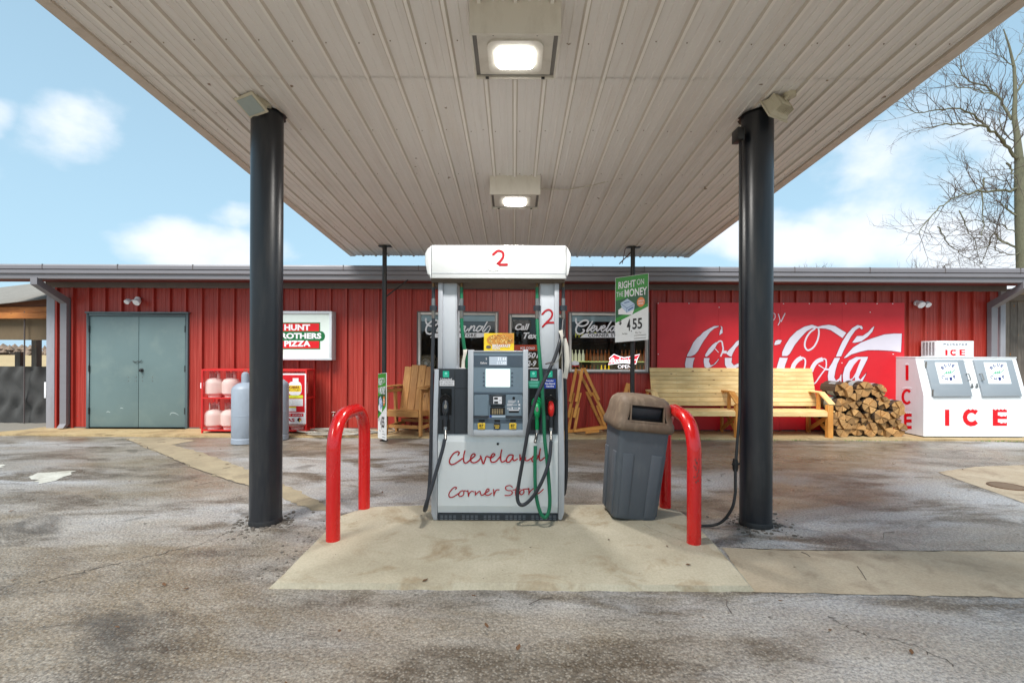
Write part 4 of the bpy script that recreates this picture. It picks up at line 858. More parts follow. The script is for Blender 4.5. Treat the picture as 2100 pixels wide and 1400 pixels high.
def sticker(x0, y0, x1, y1, mat, off=.002, par=None):
    mb = MB(); rect(mb, x0, y0, x1, y1, dp(off)); mesh_obj('sticker', mb, mat, par or fp, smooth=False)
for cx in (914.5, 1094, 1126.5):
    sticker(cx - 6.5, 760.5, cx + 6.5, 773.5, m_teal); mb = MB(); c = dp(.003)(cx, 765.5); mb.face([c + Vector((.013 * math.cos(k * .785), 0, .013 * math.sin(k * .785))) for k in range(8)]); mesh_obj('sticker', mb, m_tealw, fp, smooth=False)
    text('lettering', 'TOP', cx - 4.5, 769.5, cx + 4.5, 772.5, dp(.003), m_tealw, fp)
text('lettering', 'Unleaded', 903, 775, 926.5, 779, dp(.002), m_whprint, fp, bold=.02); sticker(901.5, 779.5, 931.5, 791, m_whprint)
text('lettering', 'MAY CONTAIN UP', 903, 781.2, 930, 784.4, dp(.0035), m_blprint, fp); text('lettering', 'TO 10% ETHANOL', 903, 786, 930, 789.2, dp(.0035), m_blprint, fp)
text('lettering', 'Diesel', 1089, 776, 1103, 780, dp(.002), m_whprint, fp, bold=.02); sticker(1082, 780.5, 1107, 795.5, m_greenst)
for k in range(4): sticker(1083 + k, 781.8 + 3.2 * k, 1106 - k, 783 + 3.2 * k, m_tealw, .003)
sticker(1116.5, 777, 1140, 796, m_blue)
for k, s in enumerate(('Regular', 'Non-Ethanol', 'Gasoline')): text('lettering', s, 1120 - (k == 1) * 2, 778.8 + k * 5.4, 1136 + (k == 1) * 2, 782.8 + k * 5.4, dp(.003), m_whprint, fp, bold=.02)
# console
YC = 4.14
cm = lambda off: (lambda x, y: Vector((P(x, y, D0).x, YC - off, P(x, y, D0).z)))
mb = MB(); pbox(mb, 961, 717, 972, 890, D0, YC - .012, 4.23); pbox(mb, 1072, 717, 1082.5, 890, D0, YC - .012, 4.23); pbox(mb, 972, 879, 1072, 890, D0, YC - .012, 4.23); pbox(mb, 972, 719, 1072, 721.5, D0, YC - .006, 4.23)
mesh_obj('console_frame', mb, m_alu, fp, bevel=.003)
con = bpy.data.objects.new('console', None); C.objects.link(con); con.matrix_basis = Matrix.Translation(P(1021, 800, YC)); attach(con, fp)
def cbox(name, x0, y0, x1, y1, mat, off, bev=.001):
    mb = MB(); pbox(mb, x0, y0, x1, y1, D0, YC - off, YC + .03); return mesh_obj(name, mb, mat, con, bevel=bev, seg=1)
cbox('back_plate', 972, 721.5, 1072, 879, m_console, 0, 0)
cbox('display_bezel', 973, 728.5, 1071, 751, m_console2, .004); cbox('price_display', 1004, 731, 1040, 748, m_lcd, .006)
m_lcdseg = flat('lcd_digits', (228, 234, 240), .3, emit=.25)
text('lettering', '31.44', 1021, 732.5, 1038.5, 738.8, cm(.0075), m_lcdseg, con); text('lettering', '11.548', 1020, 741, 1038.5, 747, cm(.0075), m_lcdseg, con)
text('lettering', '$', 997, 733, 999.5, 738, cm(.006), m_whprint, con); text('lettering', 'Gallons', 986, 741.5, 999.5, 745.5, cm(.006), m_whprint, con, bold=.02)
cbox('screen', 997, 756, 1046, 792, m_screen, .003)
for k in range(4):
    cbox('soft_key', 991.5, 762.5 + 8.2 * k, 994.5, 765.5 + 8.2 * k, m_console2, .004); cbox('soft_key', 1048.5, 762.5 + 8.2 * k, 1052, 765.5 + 8.2 * k, m_console2, .004)
m_faint = flat('faint_screen_text', (150, 170, 168), .4, emit=.3)
for (x0, x1, y) in ((1016, 1027, 758.5), (1015, 1030, 762), (1014, 1031, 765), (999, 1005, 781), (1034, 1043, 781), (999, 1003, 789), (1037, 1041, 789)):
    mb = MB(); rect(mb, x0, y, x1, y + .8, cm(.0045)); mesh_obj('screen_text', mb, m_faint, con, smooth=False)
cbox('strip', 972.5, 793.5, 1071.5, 803, m_console, .003); cbox('strip', 972.5, 803.5, 1071.5, 806.5, m_console2, .008)
cbox('side_plate', 974, 808, 1002.5, 850, m_console, .012, .003); cbox('side_plate', 1038.5, 808, 1070, 850, m_console, .012, .003)
cbox('shadow_strip', 972.5, 850, 1003, 855, m_dark, .014, .002); cbox('shadow_strip', 1037.5, 850, 1071, 855, m_dark, .014, .002)  # dark strips draw the shadow line below the side plates
cbox('card_reader', 1004.5, 808, 1037, 828, m_dark, .01, .003); cbox('card_slot', 1007, 829, 1035, 832.5, m_blk, .004); cbox('keypad_plate', 1006, 833.5, 1036, 848, m_blk, .008, .002)
mb = MB(); rect(mb, 1012.5, 811.5, 1029.5, 826, cm(.012)); mesh_obj('sticker', mb, m_whprint, con, smooth=False)
mb = MB(); rect(mb, 1014, 813, 1021.5, 817, cm(.0135)); rect(mb, 1014, 821, 1022, 825, cm(.0135)); rect(mb, 1024.5, 818.5, 1028, 819.3, cm(.0135)); mesh_obj('print', mb, m_blprint, con, smooth=False)
for r in range(4):
    for k in range(5): cbox('key', 1009.6 + k * 4.7, 836.4 + r * 2.7, 1012.8 + k * 4.7, 838.2 + r * 2.7, m_key, .011, 0)
mb = MB(); rect(mb, 1005, 849.2, 1036.5, 853, cm(.005)); mesh_obj('sticker', mb, flat('pale_blue_strip', (190, 205, 220), .4), con, smooth=False)
mb = MB(); rect(mb, 1005, 849.2, 1009, 853, cm(.0065)); mesh_obj('sticker', mb, m_blue, con, smooth=False)
mb = MB(); mb.lathe([(.0115, 0), (.0115, -.006), (.0, -.007)], cm(.012)(1053.5, 814.3), 14, axis='Y'); mesh_obj('camera_dome', mb, m_blk, con)
mb = MB()
for (x0, x1, y) in ((1042, 1058, 819), (1042, 1057, 821), (1042, 1055, 822.7), (1040, 1052, 825.5), (1040, 1054, 827.5), (1040, 1050, 829), (1054, 1060, 827.3), (1040, 1048, 833.5), (1040, 1047, 835.5), (1054, 1061, 834)): rect(mb, x0, y, x1, y + .9, cm(.0135))
rect(mb, 1062, 819, 1063.6, 823.5, cm(.0135)); rect(mb, 1063, 826, 1066.5, 829.5, cm(.0135)); rect(mb, 1049, 832.5, 1052, 836.5, cm(.0135)); rect(mb, 1062.5, 833, 1066.5, 836.5, cm(.0135)); rect(mb, 1043.5, 837.5, 1064, 839.5, cm(.0135)); mesh_obj('print', mb, m_whprint, con, smooth=False)
cbox('receipt_slot', 1043.5, 840, 1064, 844, m_blk, .0135)
cbox('strip', 972.5, 857, 1071.5, 865, m_console2, .002)
for (a, b) in ((983, 995), (1014.5, 1026), (1046.5, 1058)): cbox('slot', a, 858.2, b, 863, m_blk, .003)
for (a, b, s) in ((981, 996, '87'), (1044.5, 1059, '87')):
    cbox('grade_button', a, 865, b, 877, m_yel, .012, .003); text('lettering', s, a + 3, 867, b - 3.5, 872.5, cm(.0135), m_blprint, con, bold=.02); mb = MB(); rect(mb, a + 3.5, 874, b - 4, 874.8, cm(.0135)); mesh_obj('print', mb, m_blprint, con, smooth=False)
cbox('grade_button', 1013.5, 865, 1026.5, 877, m_dark, .012, .003); text('lettering', 'DIESEL', 1014.5, 868.5, 1025.5, 871.5, cm(.0135), m_yel, con, bold=.02); mb = MB(); rect(mb, 1016, 873, 1024, 875, cm(.0135)); mesh_obj('print', mb, m_yel, con, smooth=False)
# uprights
for (a, b, c, d) in ((897, 906.5, 906.5, 935), (1137.5, 1147, 1108.5, 1137.5)):
    mb = MB(); pbox(mb, a, 570, b, 757, D0, 4.23, 4.5); mesh_obj('upright_edge', mb, m_alu, fp, bevel=.006)
    mb = MB(); pbox(mb, c, 570, d, 757, D0, 4.26, 4.48); mesh_obj('upright', mb, m_aluc, fp, bevel=.003)
    mb = MB(); pbox(mb, (c + 1) if c > 1000 else d - 2.2, 575, (c + 2.2) if c > 1000 else d - 1, 757, D0, 4.257, 4.2605); mesh_obj('groove', mb, m_alu, fp)
up = lambda x, y: Vector((P(x, y, D0).x, 4.257, P(x, y, D0).z))
strokes('painted_numeral', [[(828, 130), (900, 60), (970, 40), (1030, 90), (1020, 190), (930, 290), (840, 385)], [(835, 390), (920, 315), (1070, 305)]], 38, lambda x, y: up(1030 + x / 10, 630 + y / 10), m_redprint, fp)
# crown box
x0, x1 = P(873, 540, D0).x, P(1170, 540, D0).x; xa, xb = P(887, 540, D0).x, P(1159, 540, D0).x; z1 = P(1020, 505, D0).z; z0 = P(1020, 572, D0).z; yf = 4.16
mb = MB(); mb.prism([(xa, yf, z0), (xb, yf, z0), (xb, yf, z1), (xa, yf, z1)], (0, 0, 0), (0, .46, 0)); mesh_obj('crown', mb, m_white, fp, bevel=.004)
for (s, xi, xo) in ((-1, xa, x0), (1, xb, x1)):
    g = .004 * s; mb = MB(); mb.prism([(xi + g, yf, z0 + .0), (xi + g, yf, z1 - .001), (xo - s * .02, yf, z1 - .03), (xo, yf, z1 - .07), (xo, yf, z1 - .15), (xo - s * .02, yf, z0 + .04), (xo - s * .05, yf, z0)], (0, .003, 0), (0, .455, 0)); mesh_obj('crown_end', mb, m_white, fp, bevel=.01)
mb = MB(); mb.box(xa, yf - .003, P(0, 558.5, D0).z, xb, yf - .0002, P(0, 557.5, D0).z); mesh_obj('crease', mb, m_alu, fp)
mb = MB(); mb.box(x0 + .05, yf + .03, z0 - .03, x1 - .05, yf + .42, z0 - .001); mesh_obj('crown_underside', mb, paint('brown_underside', (90, 78, 66), .8), fp)  # darker brown slab just below the crown
mb = MB(); pbox(mb, 936, 585, 1108, 588, 4.5, 4.5, 4.53); mesh_obj('cross_bar', mb, m_whiteb, fp)
cw = lambda off: (lambda x, y: Vector((P(x, y, D0).x, yf - off, P(x, y, D0).z)))
strokes('painted_numeral', [[(755, 205), (800, 170), (845, 185), (850, 225), (825, 265), (795, 295)], [(800, 300), (850, 302), (885, 300)]], 23, lambda x, y: cw(.003)(850 + x / 4.667, 480 + y / 4.667), m_redprint, fp)
mb = MB(); mb.face([cw(.0045)(1013 + 13 * math.cos(k * .5236) * rnd.uniform(.85, 1.1), 550.5 + 7 * math.sin(k * .5236) * rnd.uniform(.85, 1.1)) for k in range(12)]); mesh_obj('scuff', mb, flat('white_scuff', (246, 248, 248), .4), fp, smooth=False)
# hose fittings
def fitting(px, y0, Dd, green):
    h = mesh_obj('hose_fitting', (lambda mb: (mb.tube([P(px, y0, Dd), P(px, y0 + 12, Dd)], .012, 10), mb)[1])(MB()), flat('brass', (120, 92, 60), .4, .7), fp)
    mb = MB(); mb.tube([P(px, y0 + 35, Dd), P(px, y0 + 38, Dd), P(px, y0 + 50, Dd)], [.016, .018, .018], 10); mb.tube([P(px, y0 + 60, Dd), P(px, y0 + 75, Dd), P(px + .5, y0 + 76, Dd)], [.018, .017, .013], 10); mesh_obj('swivel', mb, m_steel, fp)
    mb = MB(); a = P(px, y0 + 55, Dd); mb.tube([a + Vector((0, 0, .022)), a + Vector((0, 0, -.022))], .034, 12); mesh_obj('breakaway', mb, m_dark, fp)
    mb = MB(); mb.tube([P(px, y0 + 12, Dd), P(px, y0 + 36, Dd)], .015, 10); mesh_obj('hose_stub', mb, m_hoseg if green else m_hose, fp)
for px, g in ((889, 0), (946.5, 1), (1101.5, 1), (1155, 0)): fitting(px, 577, 4.26, g)
def hose(name, pts, mat, r=.0155):
    mb = MB(); mb.tube(cr([P(*p) for p in pts], 6), r, 12); mesh_obj(name, mb, mat, fp)
hose('hose', [(889, 653, 4.26), (888, 700, 4.25), (886, 780, 4.22), (884, 900, 4.2), (881, 990, 4.17), (875, 1036, 4.1), (871, 1046, 4.03), (873, 1036, 3.98), (884, 1003, 3.99), (898, 955, 4.04), (908, 920, 4.08), (912, 900, 4.1)], m_hose)
hose('hose', [(946.5, 653, 4.26), (948, 680, 4.26), (953, 718, 4.27), (958, 745, 4.3), (958, 790, 4.32)], m_hoseg)
hose('hose', [(1101.5, 655, 4.26), (1104, 700, 4.2), (1109, 760, 4.13), (1115, 850, 4.1), (1117, 900, 4.09), (1122, 945, 4.08), (1126.5, 1000, 4.06), (1127, 1040, 4.05), (1119, 1060, 4.04), (1108, 1050, 4.04), (1099, 1012, 4.05), (1097, 960, 4.08), (1098, 914, 4.1)], m_hoseg)
hose('hose', [(1155, 655, 4.26), (1153, 680, 4.2), (1148, 700, 4.12), (1137, 735, 4.08), (1118, 775, 4.03), (1100, 815, 4.02), (1086, 865, 4.02), (1079, 905, 4.03), (1072, 945, 4.04), (1064, 990, 4.05), (1061, 1020, 4.05), (1067, 1034, 4.04), (1080, 1031, 4.04), (1097, 1012, 4.03), (1113, 983, 4.02), (1126, 945, 4.05), (1130, 905, 4.1)], m_hose)
hose('hose', [(1156, 690, 4.3), (1158, 760, 4.33), (1161, 860, 4.34), (1161.5, 960, 4.34), (1158, 1008, 4.36), (1154, 1012, 4.45)], m_hose)
# hose tags
def cloth(pts, D=4.2):
    mb = MB(); a = [P(x, y, D) for x, y in pts[0]]; b = [P(x, y, D + .01) for x, y in pts[1]]; n = len(a)
    m = [(p + q) / 2 + Vector((0, -.012 * (1 if i % 2 else -1), 0)) for i, (p, q) in enumerate(zip(a, b))]
    mb.add(a + m + b, [(i, i + 1, n + i + 1, n + i) for i in range(n - 1)] + [(n + i, n + i + 1, 2 * n + i + 1, 2 * n + i) for i in range(n - 1)]); mesh_obj('hose_tag', mb, m_cloth, fp)
cloth([[(950, 717), (950, 726), (947, 740), (946, 754)], [(958.5, 716), (957, 724), (953, 740), (953, 754)]], 4.24)
cloth([[(1145, 678), (1150, 690), (1152, 705), (1150, 720), (1144, 738), (1130, 748)], [(1154, 676), (1155, 690), (1154, 706), (1152, 722), (1146, 740), (1131, 749)]], 4.04)
cloth([[(1154, 694), (1156, 712), (1158, 740), (1157, 760), (1153, 774)], [(1161, 693), (1166, 710), (1168, 740), (1165, 765), (1163, 777)]], 4.2)
mb = MB(); mb.tube([P(1119, 746, 4.0), P(1130, 743, 4.02)], .007, 6); mesh_obj('hose_clip', mb, m_trimdk, fp)
# nozzles
def nozzle(cx, yt, mat_body, mat_guard, mat_handle, label):
    def q(px, py, d): return P(px, py, d)
    t = bpy.data.objects.new('nozzle', None); C.objects.link(t); t.matrix_basis = Matrix.Translation(P(cx, yt, 4.15)); attach(t, fp); t['label'] = label
    mb = MB(); mb.tube([q(cx, yt, 4.225), q(cx, yt + 9, 4.2)], .0115, 10); mesh_obj('spout', mb, m_steel, t)
    a = q(cx, yt + 9, 4.2); b = q(cx, yt + 12, 4.17); mb = MB(); mb.tube([a, b], [.046, .05], 20); mb.tube([a + Vector((0, -.012, -.01)), b + Vector((0, -.012, -.01))], [.04, .036], 20); mesh_obj('splash_guard', mb, mat_guard, t)
    mb = MB(); prof = [(yt + 13, .018, 4.165), (yt + 19, .026, 4.15), (yt + 26, .028, 4.14), (yt + 33, .027, 4.135), (yt + 39, .02, 4.14), (yt + 42, .012, 4.145)]
    mb.tube([q(cx, y, d) for y, r, d in prof], [r for y, r, d in prof], 14); mesh_obj('body', mb, mat_body, t)
    mb = MB(); p = q(cx, yt + 24, 4.108); mb.face([p + Vector((.014 * math.cos(k * .785), 0, .022 * math.sin(k * .785))) for k in range(8)]); mesh_obj('badge', mb, m_steel if mat_body is not m_nozr else flat('red_badge', (240, 80, 70), .4), t)
    mb = MB(); mb.tube([q(cx - .5, yt + 40, 4.145), q(cx, yt + 55, 4.15), q(cx, yt + 66, 4.16)], [.0165, .0165, .015], 12); mesh_obj('grip', mb, mat_handle, t)
    mb = MB(); mb.tube([q(cx + 5.5, yt + 30, 4.17), q(cx + 6.5, yt + 48, 4.18), q(cx + 3, yt + 64, 4.17)], .004, 6); mesh_obj('lever', mb, m_blk, t)
    mb = MB(); mb.tube([q(cx, yt + 66, 4.16), q(cx, yt + 72, 4.155)], .018, 10); mb.tube([q(cx, yt + 72, 4.155), q(cx - (4 if mat_handle is m_nozg else 0), yt + 92, 4.1)], .0135, 10); mesh_obj('swivel', mb, m_steel, t)
nozzle(913.5, 809, m_dark, m_blk, m_dark, 'black nozzle with a silver badge'); nozzle(1101.5, 815, m_nozg, m_nozg, m_nozg, 'green diesel nozzle'); nozzle(1130, 811, m_nozr, m_blk, m_dark, 'red-bodied nozzle')
# pizza card on top of the pump
pc = thing('pizza_card', 'yellow breakfast pizza card standing on top of the fuel dispenser', 'advert card', P(1023, 719, 4.2))
pm = lambda off: (lambda x, y: Vector((P(x, y, D0).x, 4.2 - off, P(x, y, D0).z)))
mb = MB(); pbox(mb, 992.5, 683, 1054, 719.5, D0, 4.2, 4.208); mesh_obj('card', mb, flat('card_yellow', (240, 206, 50), .5), pc)
mb = MB(); mb.face([pm(.002)(1025 + 27 * math.cos(k * .3491), 697 + 14 * math.sin(k * .3491) * (1 if math.sin(k * .3491) > 0 else .9)) for k in range(18)]); rect(mb, 1030, 683.5, 1053.6, 704, pm(.0015)); mesh_obj('pizza_print', mb, flat('pizza_crust', (206, 142, 64), .6), pc, smooth=False)
for cmat, n in ((flat('cheese', (240, 220, 140), .6), 80), (flat('sausage', (150, 84, 44), .6), 46), (flat('pepper', (120, 140, 50), .6), 14)):
    mb = MB()
    for _ in range(n):
        a = rnd.random() * 6.28; r = math.sqrt(rnd.random()); x = 1026 + 25 * r * math.cos(a); y = 697 + 12 * r * math.sin(a); s = rnd.uniform(.6, 1.7)
        mb.face([pm(.0032 + rnd.random() * .001)(x + s * math.cos(k * 1.26) * rnd.uniform(.5, 1), y + s * math.sin(k * 1.26) * rnd.uniform(.5, 1)) for k in range(5)])
    mesh_obj('pizza_topping', mb, cmat, pc, smooth=False, kind='stuff')
text('lettering', 'BREAKFAST', 1010, 706, 1047, 712, pm(.005), m_whprint, pc, bold=.03); text('lettering', 'PIZZA', 1010, 712.5, 1026, 716.5, pm(.005), m_whprint, pc, bold=.03)
mb = MB(); mb.face([pm(.005)(1002 + 5.5 * math.cos(k * .785 + .39), 711 + 3 * math.sin(k * .785 + .39)) for k in range(8)]); mesh_obj('print', mb, m_trimdk, pc, smooth=False)

# ------------------------------------------------------------------ grey bin with brown dome lid
def bin_():
    base = Vector((P(1291, 1062, 4.36).x, 4.41, .04)); t = thing('trash_can', 'grey square plastic bin with worn brown dome lid leaning beside the pump', 'trash can', base)
    M4 = Matrix.Translation(base) @ Matrix.Rotation(R(5.6), 4, 'Y') @ Matrix.Rotation(R(4), 4, 'Z') @ Matrix.Diagonal((.92, .92, 1.05, 1))
    def loop(h, z, r=.05, n=5, cx=0, cy=0, hy=None):
        hy = hy or h; o = []
        for k, (sx, sy) in enumerate(((1, 1), (-1, 1), (-1, -1), (1, -1))):
            for j in range(n): a = k * math.pi / 2 + j * math.pi / 2 / (n - 1); o.append(Vector((cx + sx * (h - r) + r * math.cos(a), cy + sy * (hy - r) + r * math.sin(a), z)))
        return o
    def loft(loops, capb=True, capt=True):
        mb = MB(); n = len(loops[0]); vs = [v for l in loops for v in l]; fs = [(i * n + k, i * n + (k + 1) % n, (i + 1) * n + (k + 1) % n, (i + 1) * n + k) for i in range(len(loops) - 1) for k in range(n)]
        if capb: fs.append(tuple(reversed(range(n))))
        if capt: fs.append(tuple((len(loops) - 1) * n + k for k in range(n)))
        mb.add(vs, fs); return mb
    def put(name, mb, mat, **k): mb.v = [tuple(M4 @ Vector(v)) for v in mb.v]; return mesh_obj(name, mb, mat, t, **k)
    put('bin_body', loft([loop(.205, 0), loop(.212, .015), loop(.236, .5), loop(.245, .73), loop(.262, .735), loop(.265, .765), loop(.255, .77)]), m_bin)
    # raised corner panels on the front faces
    for ang in range(4):
        mr = Matrix.Rotation(ang * math.pi / 2, 4, 'Z')
        for sx in (-1, 1):
            mb = MB(); pts = []
            a, b = (.085, .19) if sx > 0 else (-.19, -.085)
            A = [Vector((a * .9, -.2125, .02)), Vector((b * .9, -.2125, .02)), Vector((b, -.2375, .55)), Vector((a, -.2375, .55))]
            mb.prism(A, (0, -.012, 0), (0, .02, 0)); mb.v = [tuple(mr @ Vector(v)) for v in mb.v]; put('raised_panel', mb, m_bin, bevel=.007)
    def lidloop(h, z, r, cy=0): return loop(h, z, r)
    # lid built as rings with an opening left in the front: side faces skipped
    lv = [(.272, .74, .07), (.285, .76, .07), (.285, .80, .07), (.272, .83, .08), (.262, .88, .09), (.25, .955, .09), (.235, .99, .09), (.2, 1.02, .09), (.12, 1.035, .08)]
    ls = [loop(h, z, r, 7) for h, z, r in lv]; n = len(ls[0]); mb = MB(); fs = []
    for i in range(len(ls) - 1):
        for k in range(n):
            k2 = (k + 1) % n
            mx = (ls[i][k].x + ls[i][k2].x) / 2; my = (ls[i][k].y + ls[i][k2].y) / 2
            if my < -.2 and abs(mx) < .1 and i in (3, 4) : continue   # mouth
            fs.append((i * n + k, i * n + k2, (i + 1) * n + k2, (i + 1) * n + k))
    fs.append(tuple((len(ls) - 1) * n + k for k in range(n))); mb.add([v for l in ls for v in l], fs); o = put('dome_lid', mb, m_lid)
    o.modifiers.new('solid', 'SOLIDIFY').thickness = .008
    # mouth: frame and hanging black flap
    def ring(x0, x1, z0, z1, w):
        mb = MB(); f = lambda z: -.274 + (z - .83) * .19
        for (a, b, c, d) in ((x0 - w, x1 + w, z1, z1 + w), (x0 - w, x1 + w, z0 - w, z0), (x0 - w, x0, z0, z1), (x1, x1 + w, z0, z1)):
            mb.add([(a, f(c) - .006, c), (b, f(c) - .006, c), (b, f(d) - .006, d), (a, f(d) - .006, d), (a, f(c) + .02, c), (b, f(c) + .02, c), (b, f(d) + .02, d), (a, f(d) + .02, d)], [(0, 1, 2, 3), (7, 6, 5, 4), (0, 4, 5, 1), (1, 5, 6, 2), (2, 6, 7, 3), (3, 7, 4, 0)])
        return mb
    put('mouth_frame', ring(-.155, .155, .83, .955, .012), m_lid)
    mb = MB(); mb.box(-.165, -.2, .82, .165, -.19, .965); put('mouth_backing', mb, m_blk)
    mb = MB(); mb.add([(-.14, -.205, .845), (.135, -.205, .845), (.145, -.235, .93), (-.15, -.235, .93), (-.14, -.195, .845), (.135, -.195, .845), (.145, -.225, .93), (-.15, -.225, .93)], [(0, 1, 2, 3), (7, 6, 5, 4), (0, 4, 5, 1), (1, 5, 6, 2), (2, 6, 7, 3), (3, 7, 4, 0)]); put('flap', mb, m_dark, bevel=.003)
bin_()

# ------------------------------------------------------------------ green price signs
m_sg = flat('sign_green', (44, 140, 50), .45); m_sdk = flat('sign_dark_green', (20, 86, 52), .45); m_sw = flat('sign_white', (224, 226, 228), .4)
def money(name, TL, TR, BR, BL, label):
    BL = TL + Vector((0, 0, BL.z - TL.z)); BR = TR + (BL - TL)
    t = thing(name, label, 'price sign', (TL + BR) / 2 - Vector((0, 0, .5)), 'green cigarette price signs on the thin posts'); n = (TR - TL).cross(BL - TL).normalized()
    if n.y > 0: n = -n
    def f(off):
        def g(u, v):
            bow = .0; return (TL * (1 - u) + TR * u) * (1 - v) + (BL * (1 - u) + BR * u) * v + n * off
        return g
    mb = MB(); g = f(0); mb.prism([g(0, 0), g(1, 0), g(1, 1), g(0, 1)], n * 0, n * -.01); mesh_obj('board', mb, m_sw, t, smooth=False)
    g = f(.002); mb = MB(); mb.face([g(.01, .005), g(.99, .005), g(.99, .50), g(.01, .70)]); mesh_obj('green_print', mb, m_sg, t, smooth=False)
    g = f(.0035); mb = MB(); mb.face([g(.01, .36), g(.55, .31), g(.99, .22), g(.99, .45), g(.01, .63)]); mesh_obj('dark_green_band', mb, m_sdk, t, smooth=False)
    g = f(.005); text('lettering', 'RIGHT', .1, .07, .62, .18, g, m_whprint, t, bold=.02); text('lettering', 'ON', .66, .07, .87, .155, g, m_whprint, t)
    text('lettering', 'THE', .04, .225, .25, .30, g, m_whprint, t); text('lettering', 'MONEY', .29, .2, .96, .32, g, m_whprint, t, bold=.02)
    mb = MB(); mb.face([g(a, b) for a, b in ((.1, .50), (.32, .44), (.58, .52), (.52, .60), (.1, .57))]); mesh_obj('pack_print', mb, m_whprint, t, smooth=False)
    g2 = f(.0065); mb = MB(); mb.face([g2(a, b) for a, b in ((.16, .40), (.38, .345), (.6, .44), (.58, .52), (.36, .56), (.2, .47))]); mesh_obj('pack_print', mb, flat('pack_pale_blue', (176, 196, 220), .5), t, smooth=False)
    g3 = f(.008); mb = MB(); mb.ribbon([(.16, .40), (.36, .49), (.6, .44)], .008, g3); mb.ribbon([(.36, .49), (.36, .56)], .012, g3); mb.ribbon([(.40, .525), (.56, .485)], .02, g3); mb.ribbon([(.28, .405), (.44, .395)], .012, g3); mesh_obj('print', mb, flat('pack_blue', (60, 90, 150), .5), t, smooth=False)
    mb = MB(); mb.face([g(.78 + .12 * math.cos(k * .5236), .42 + .075 * math.sin(k * .5236)) for k in range(12)]); mesh_obj('badge', mb, flat('orange_badge', (224, 130, 70), .5), t, smooth=False)
    text('lettering', 'AMERICA', .69, .39, .87, .415, g2, m_whprint, t, bold=.02); text('lettering', 'MADE', .71, .43, .85, .455, g2, m_whprint, t, bold=.02)
    text('lettering', '$', .12, .66, .2, .74, g, m_blprint, t, bold=.02); text('lettering', '4', .36, .66, .47, .84, g, m_blprint, t, bold=.02); text('lettering', '55', .53, .66, .82, .825, g, m_blprint, t, bold=.02)
    mb = MB(); mb.face([g(a, b) for a, b in ((.49, .84), (.515, .84), (.515, .855), (.49, .855))]); mesh_obj('decimal_point', mb, m_blprint, t, smooth=False)
    text('lettering', 'Per Pack', .22, .865, .38, .89, g, m_blprint, t); text('lettering', 'Plus Tax', .62, .865, .8, .89, g, m_blprint, t)
    mb = MB(); mb.ribbon([(.58, .92), (.94, .92), (.94, .965), (.58, .965)], .006, g, closed=True); mesh_obj('print', mb, m_blprint, t, smooth=False)
    return t
money('price_sign', P(1262, 570, 8.12), P(1330, 560, 7.86), P(1325, 697, 7.86), P(1267, 702, 8.12), 'green RIGHT ON THE MONEY price sign high on the right thin post')
money('price_sign', P(775.5, 766, 8.15), P(792, 764, 7.72), P(792, 905, 7.72), P(775.5, 897, 8.15), 'green price sign seen nearly edge-on, standing beside the wooden chair')

# ------------------------------------------------------------------ hunt sign
hs = thing('pizza_sign', 'white framed light-box sign with red and green pizza lettering, half behind the left pole', 'sign', P(615, 738, 8.95))
mb = MB(); Dh = 8.95
def phr(mb, x0, y0, x1, y1, w, ya, yb):
    pbox(mb, x0, y0, x1, y0 + w, Dh, ya, yb); pbox(mb, x0, y1 - w, x1, y1, Dh, ya, yb); pbox(mb, x0, y0 + w, x0 + w, y1 - w, Dh, ya, yb); pbox(mb, x1 - w, y0 + w, x1, y1 - w, Dh, ya, yb)
phr(mb, 546, 638, 681, 738, 5, 8.93, YW); mesh_obj('frame', mb, m_aluc, hs, bevel=.004)
mb = MB(); pbox(mb, 551, 643, 676, 733, Dh, 8.955, YW); mesh_obj('sign_face', mb, paint('sign_face_pale', (214, 226, 222), .35, var=.03, dirt=.1), hs)
hm = lambda off: (lambda x, y: Vector((P(x, y, Dh).x, 8.955 - off, P(x, y, Dh).z)))
def rp(x0, y0, x1, y1, mat, off): mb = MB(); rect(mb, x0, y0, x1, y1, hm(off)); mesh_obj('print', mb, mat, hs, smooth=False)
m_hg = flat('logo_green', (10, 104, 56), .4); m_hr = flat('logo_red', (206, 20, 30), .4)
rp(571, 661, 656.5, 716, m_hg, .002); rp(573.5, 663, 654.5, 714, m_hr, .003)
mb = MB(); ho = [(566 - 8 * math.sin(k * math.pi / 8) if k <= 8 else 0, 0) for k in range(9)]
mb.face([hm(.004)(566 - 9 * math.sin(k * math.pi / 8), 689 - 10 * math.cos(k * math.pi / 8)) for k in range(9)] + [hm(.004)(658 + 8.5 * math.sin(k * math.pi / 8), 689 + 10 * math.cos(k * math.pi / 8)) for k in range(9)]); mesh_obj('print', mb, m_hg, hs, smooth=False)
text('lettering', 'HUNT', 583, 665, 636, 677.5, hm(.0055), m_whprint, hs, bold=.045); text('lettering', 'BROTHERS', 565, 682.5, 659, 694.5, hm(.0055), m_whprint, hs, bold=.045); text('lettering', 'PIZZA', 583, 698, 637, 710.5, hm(.0055), m_whprint, hs, bold=.045)

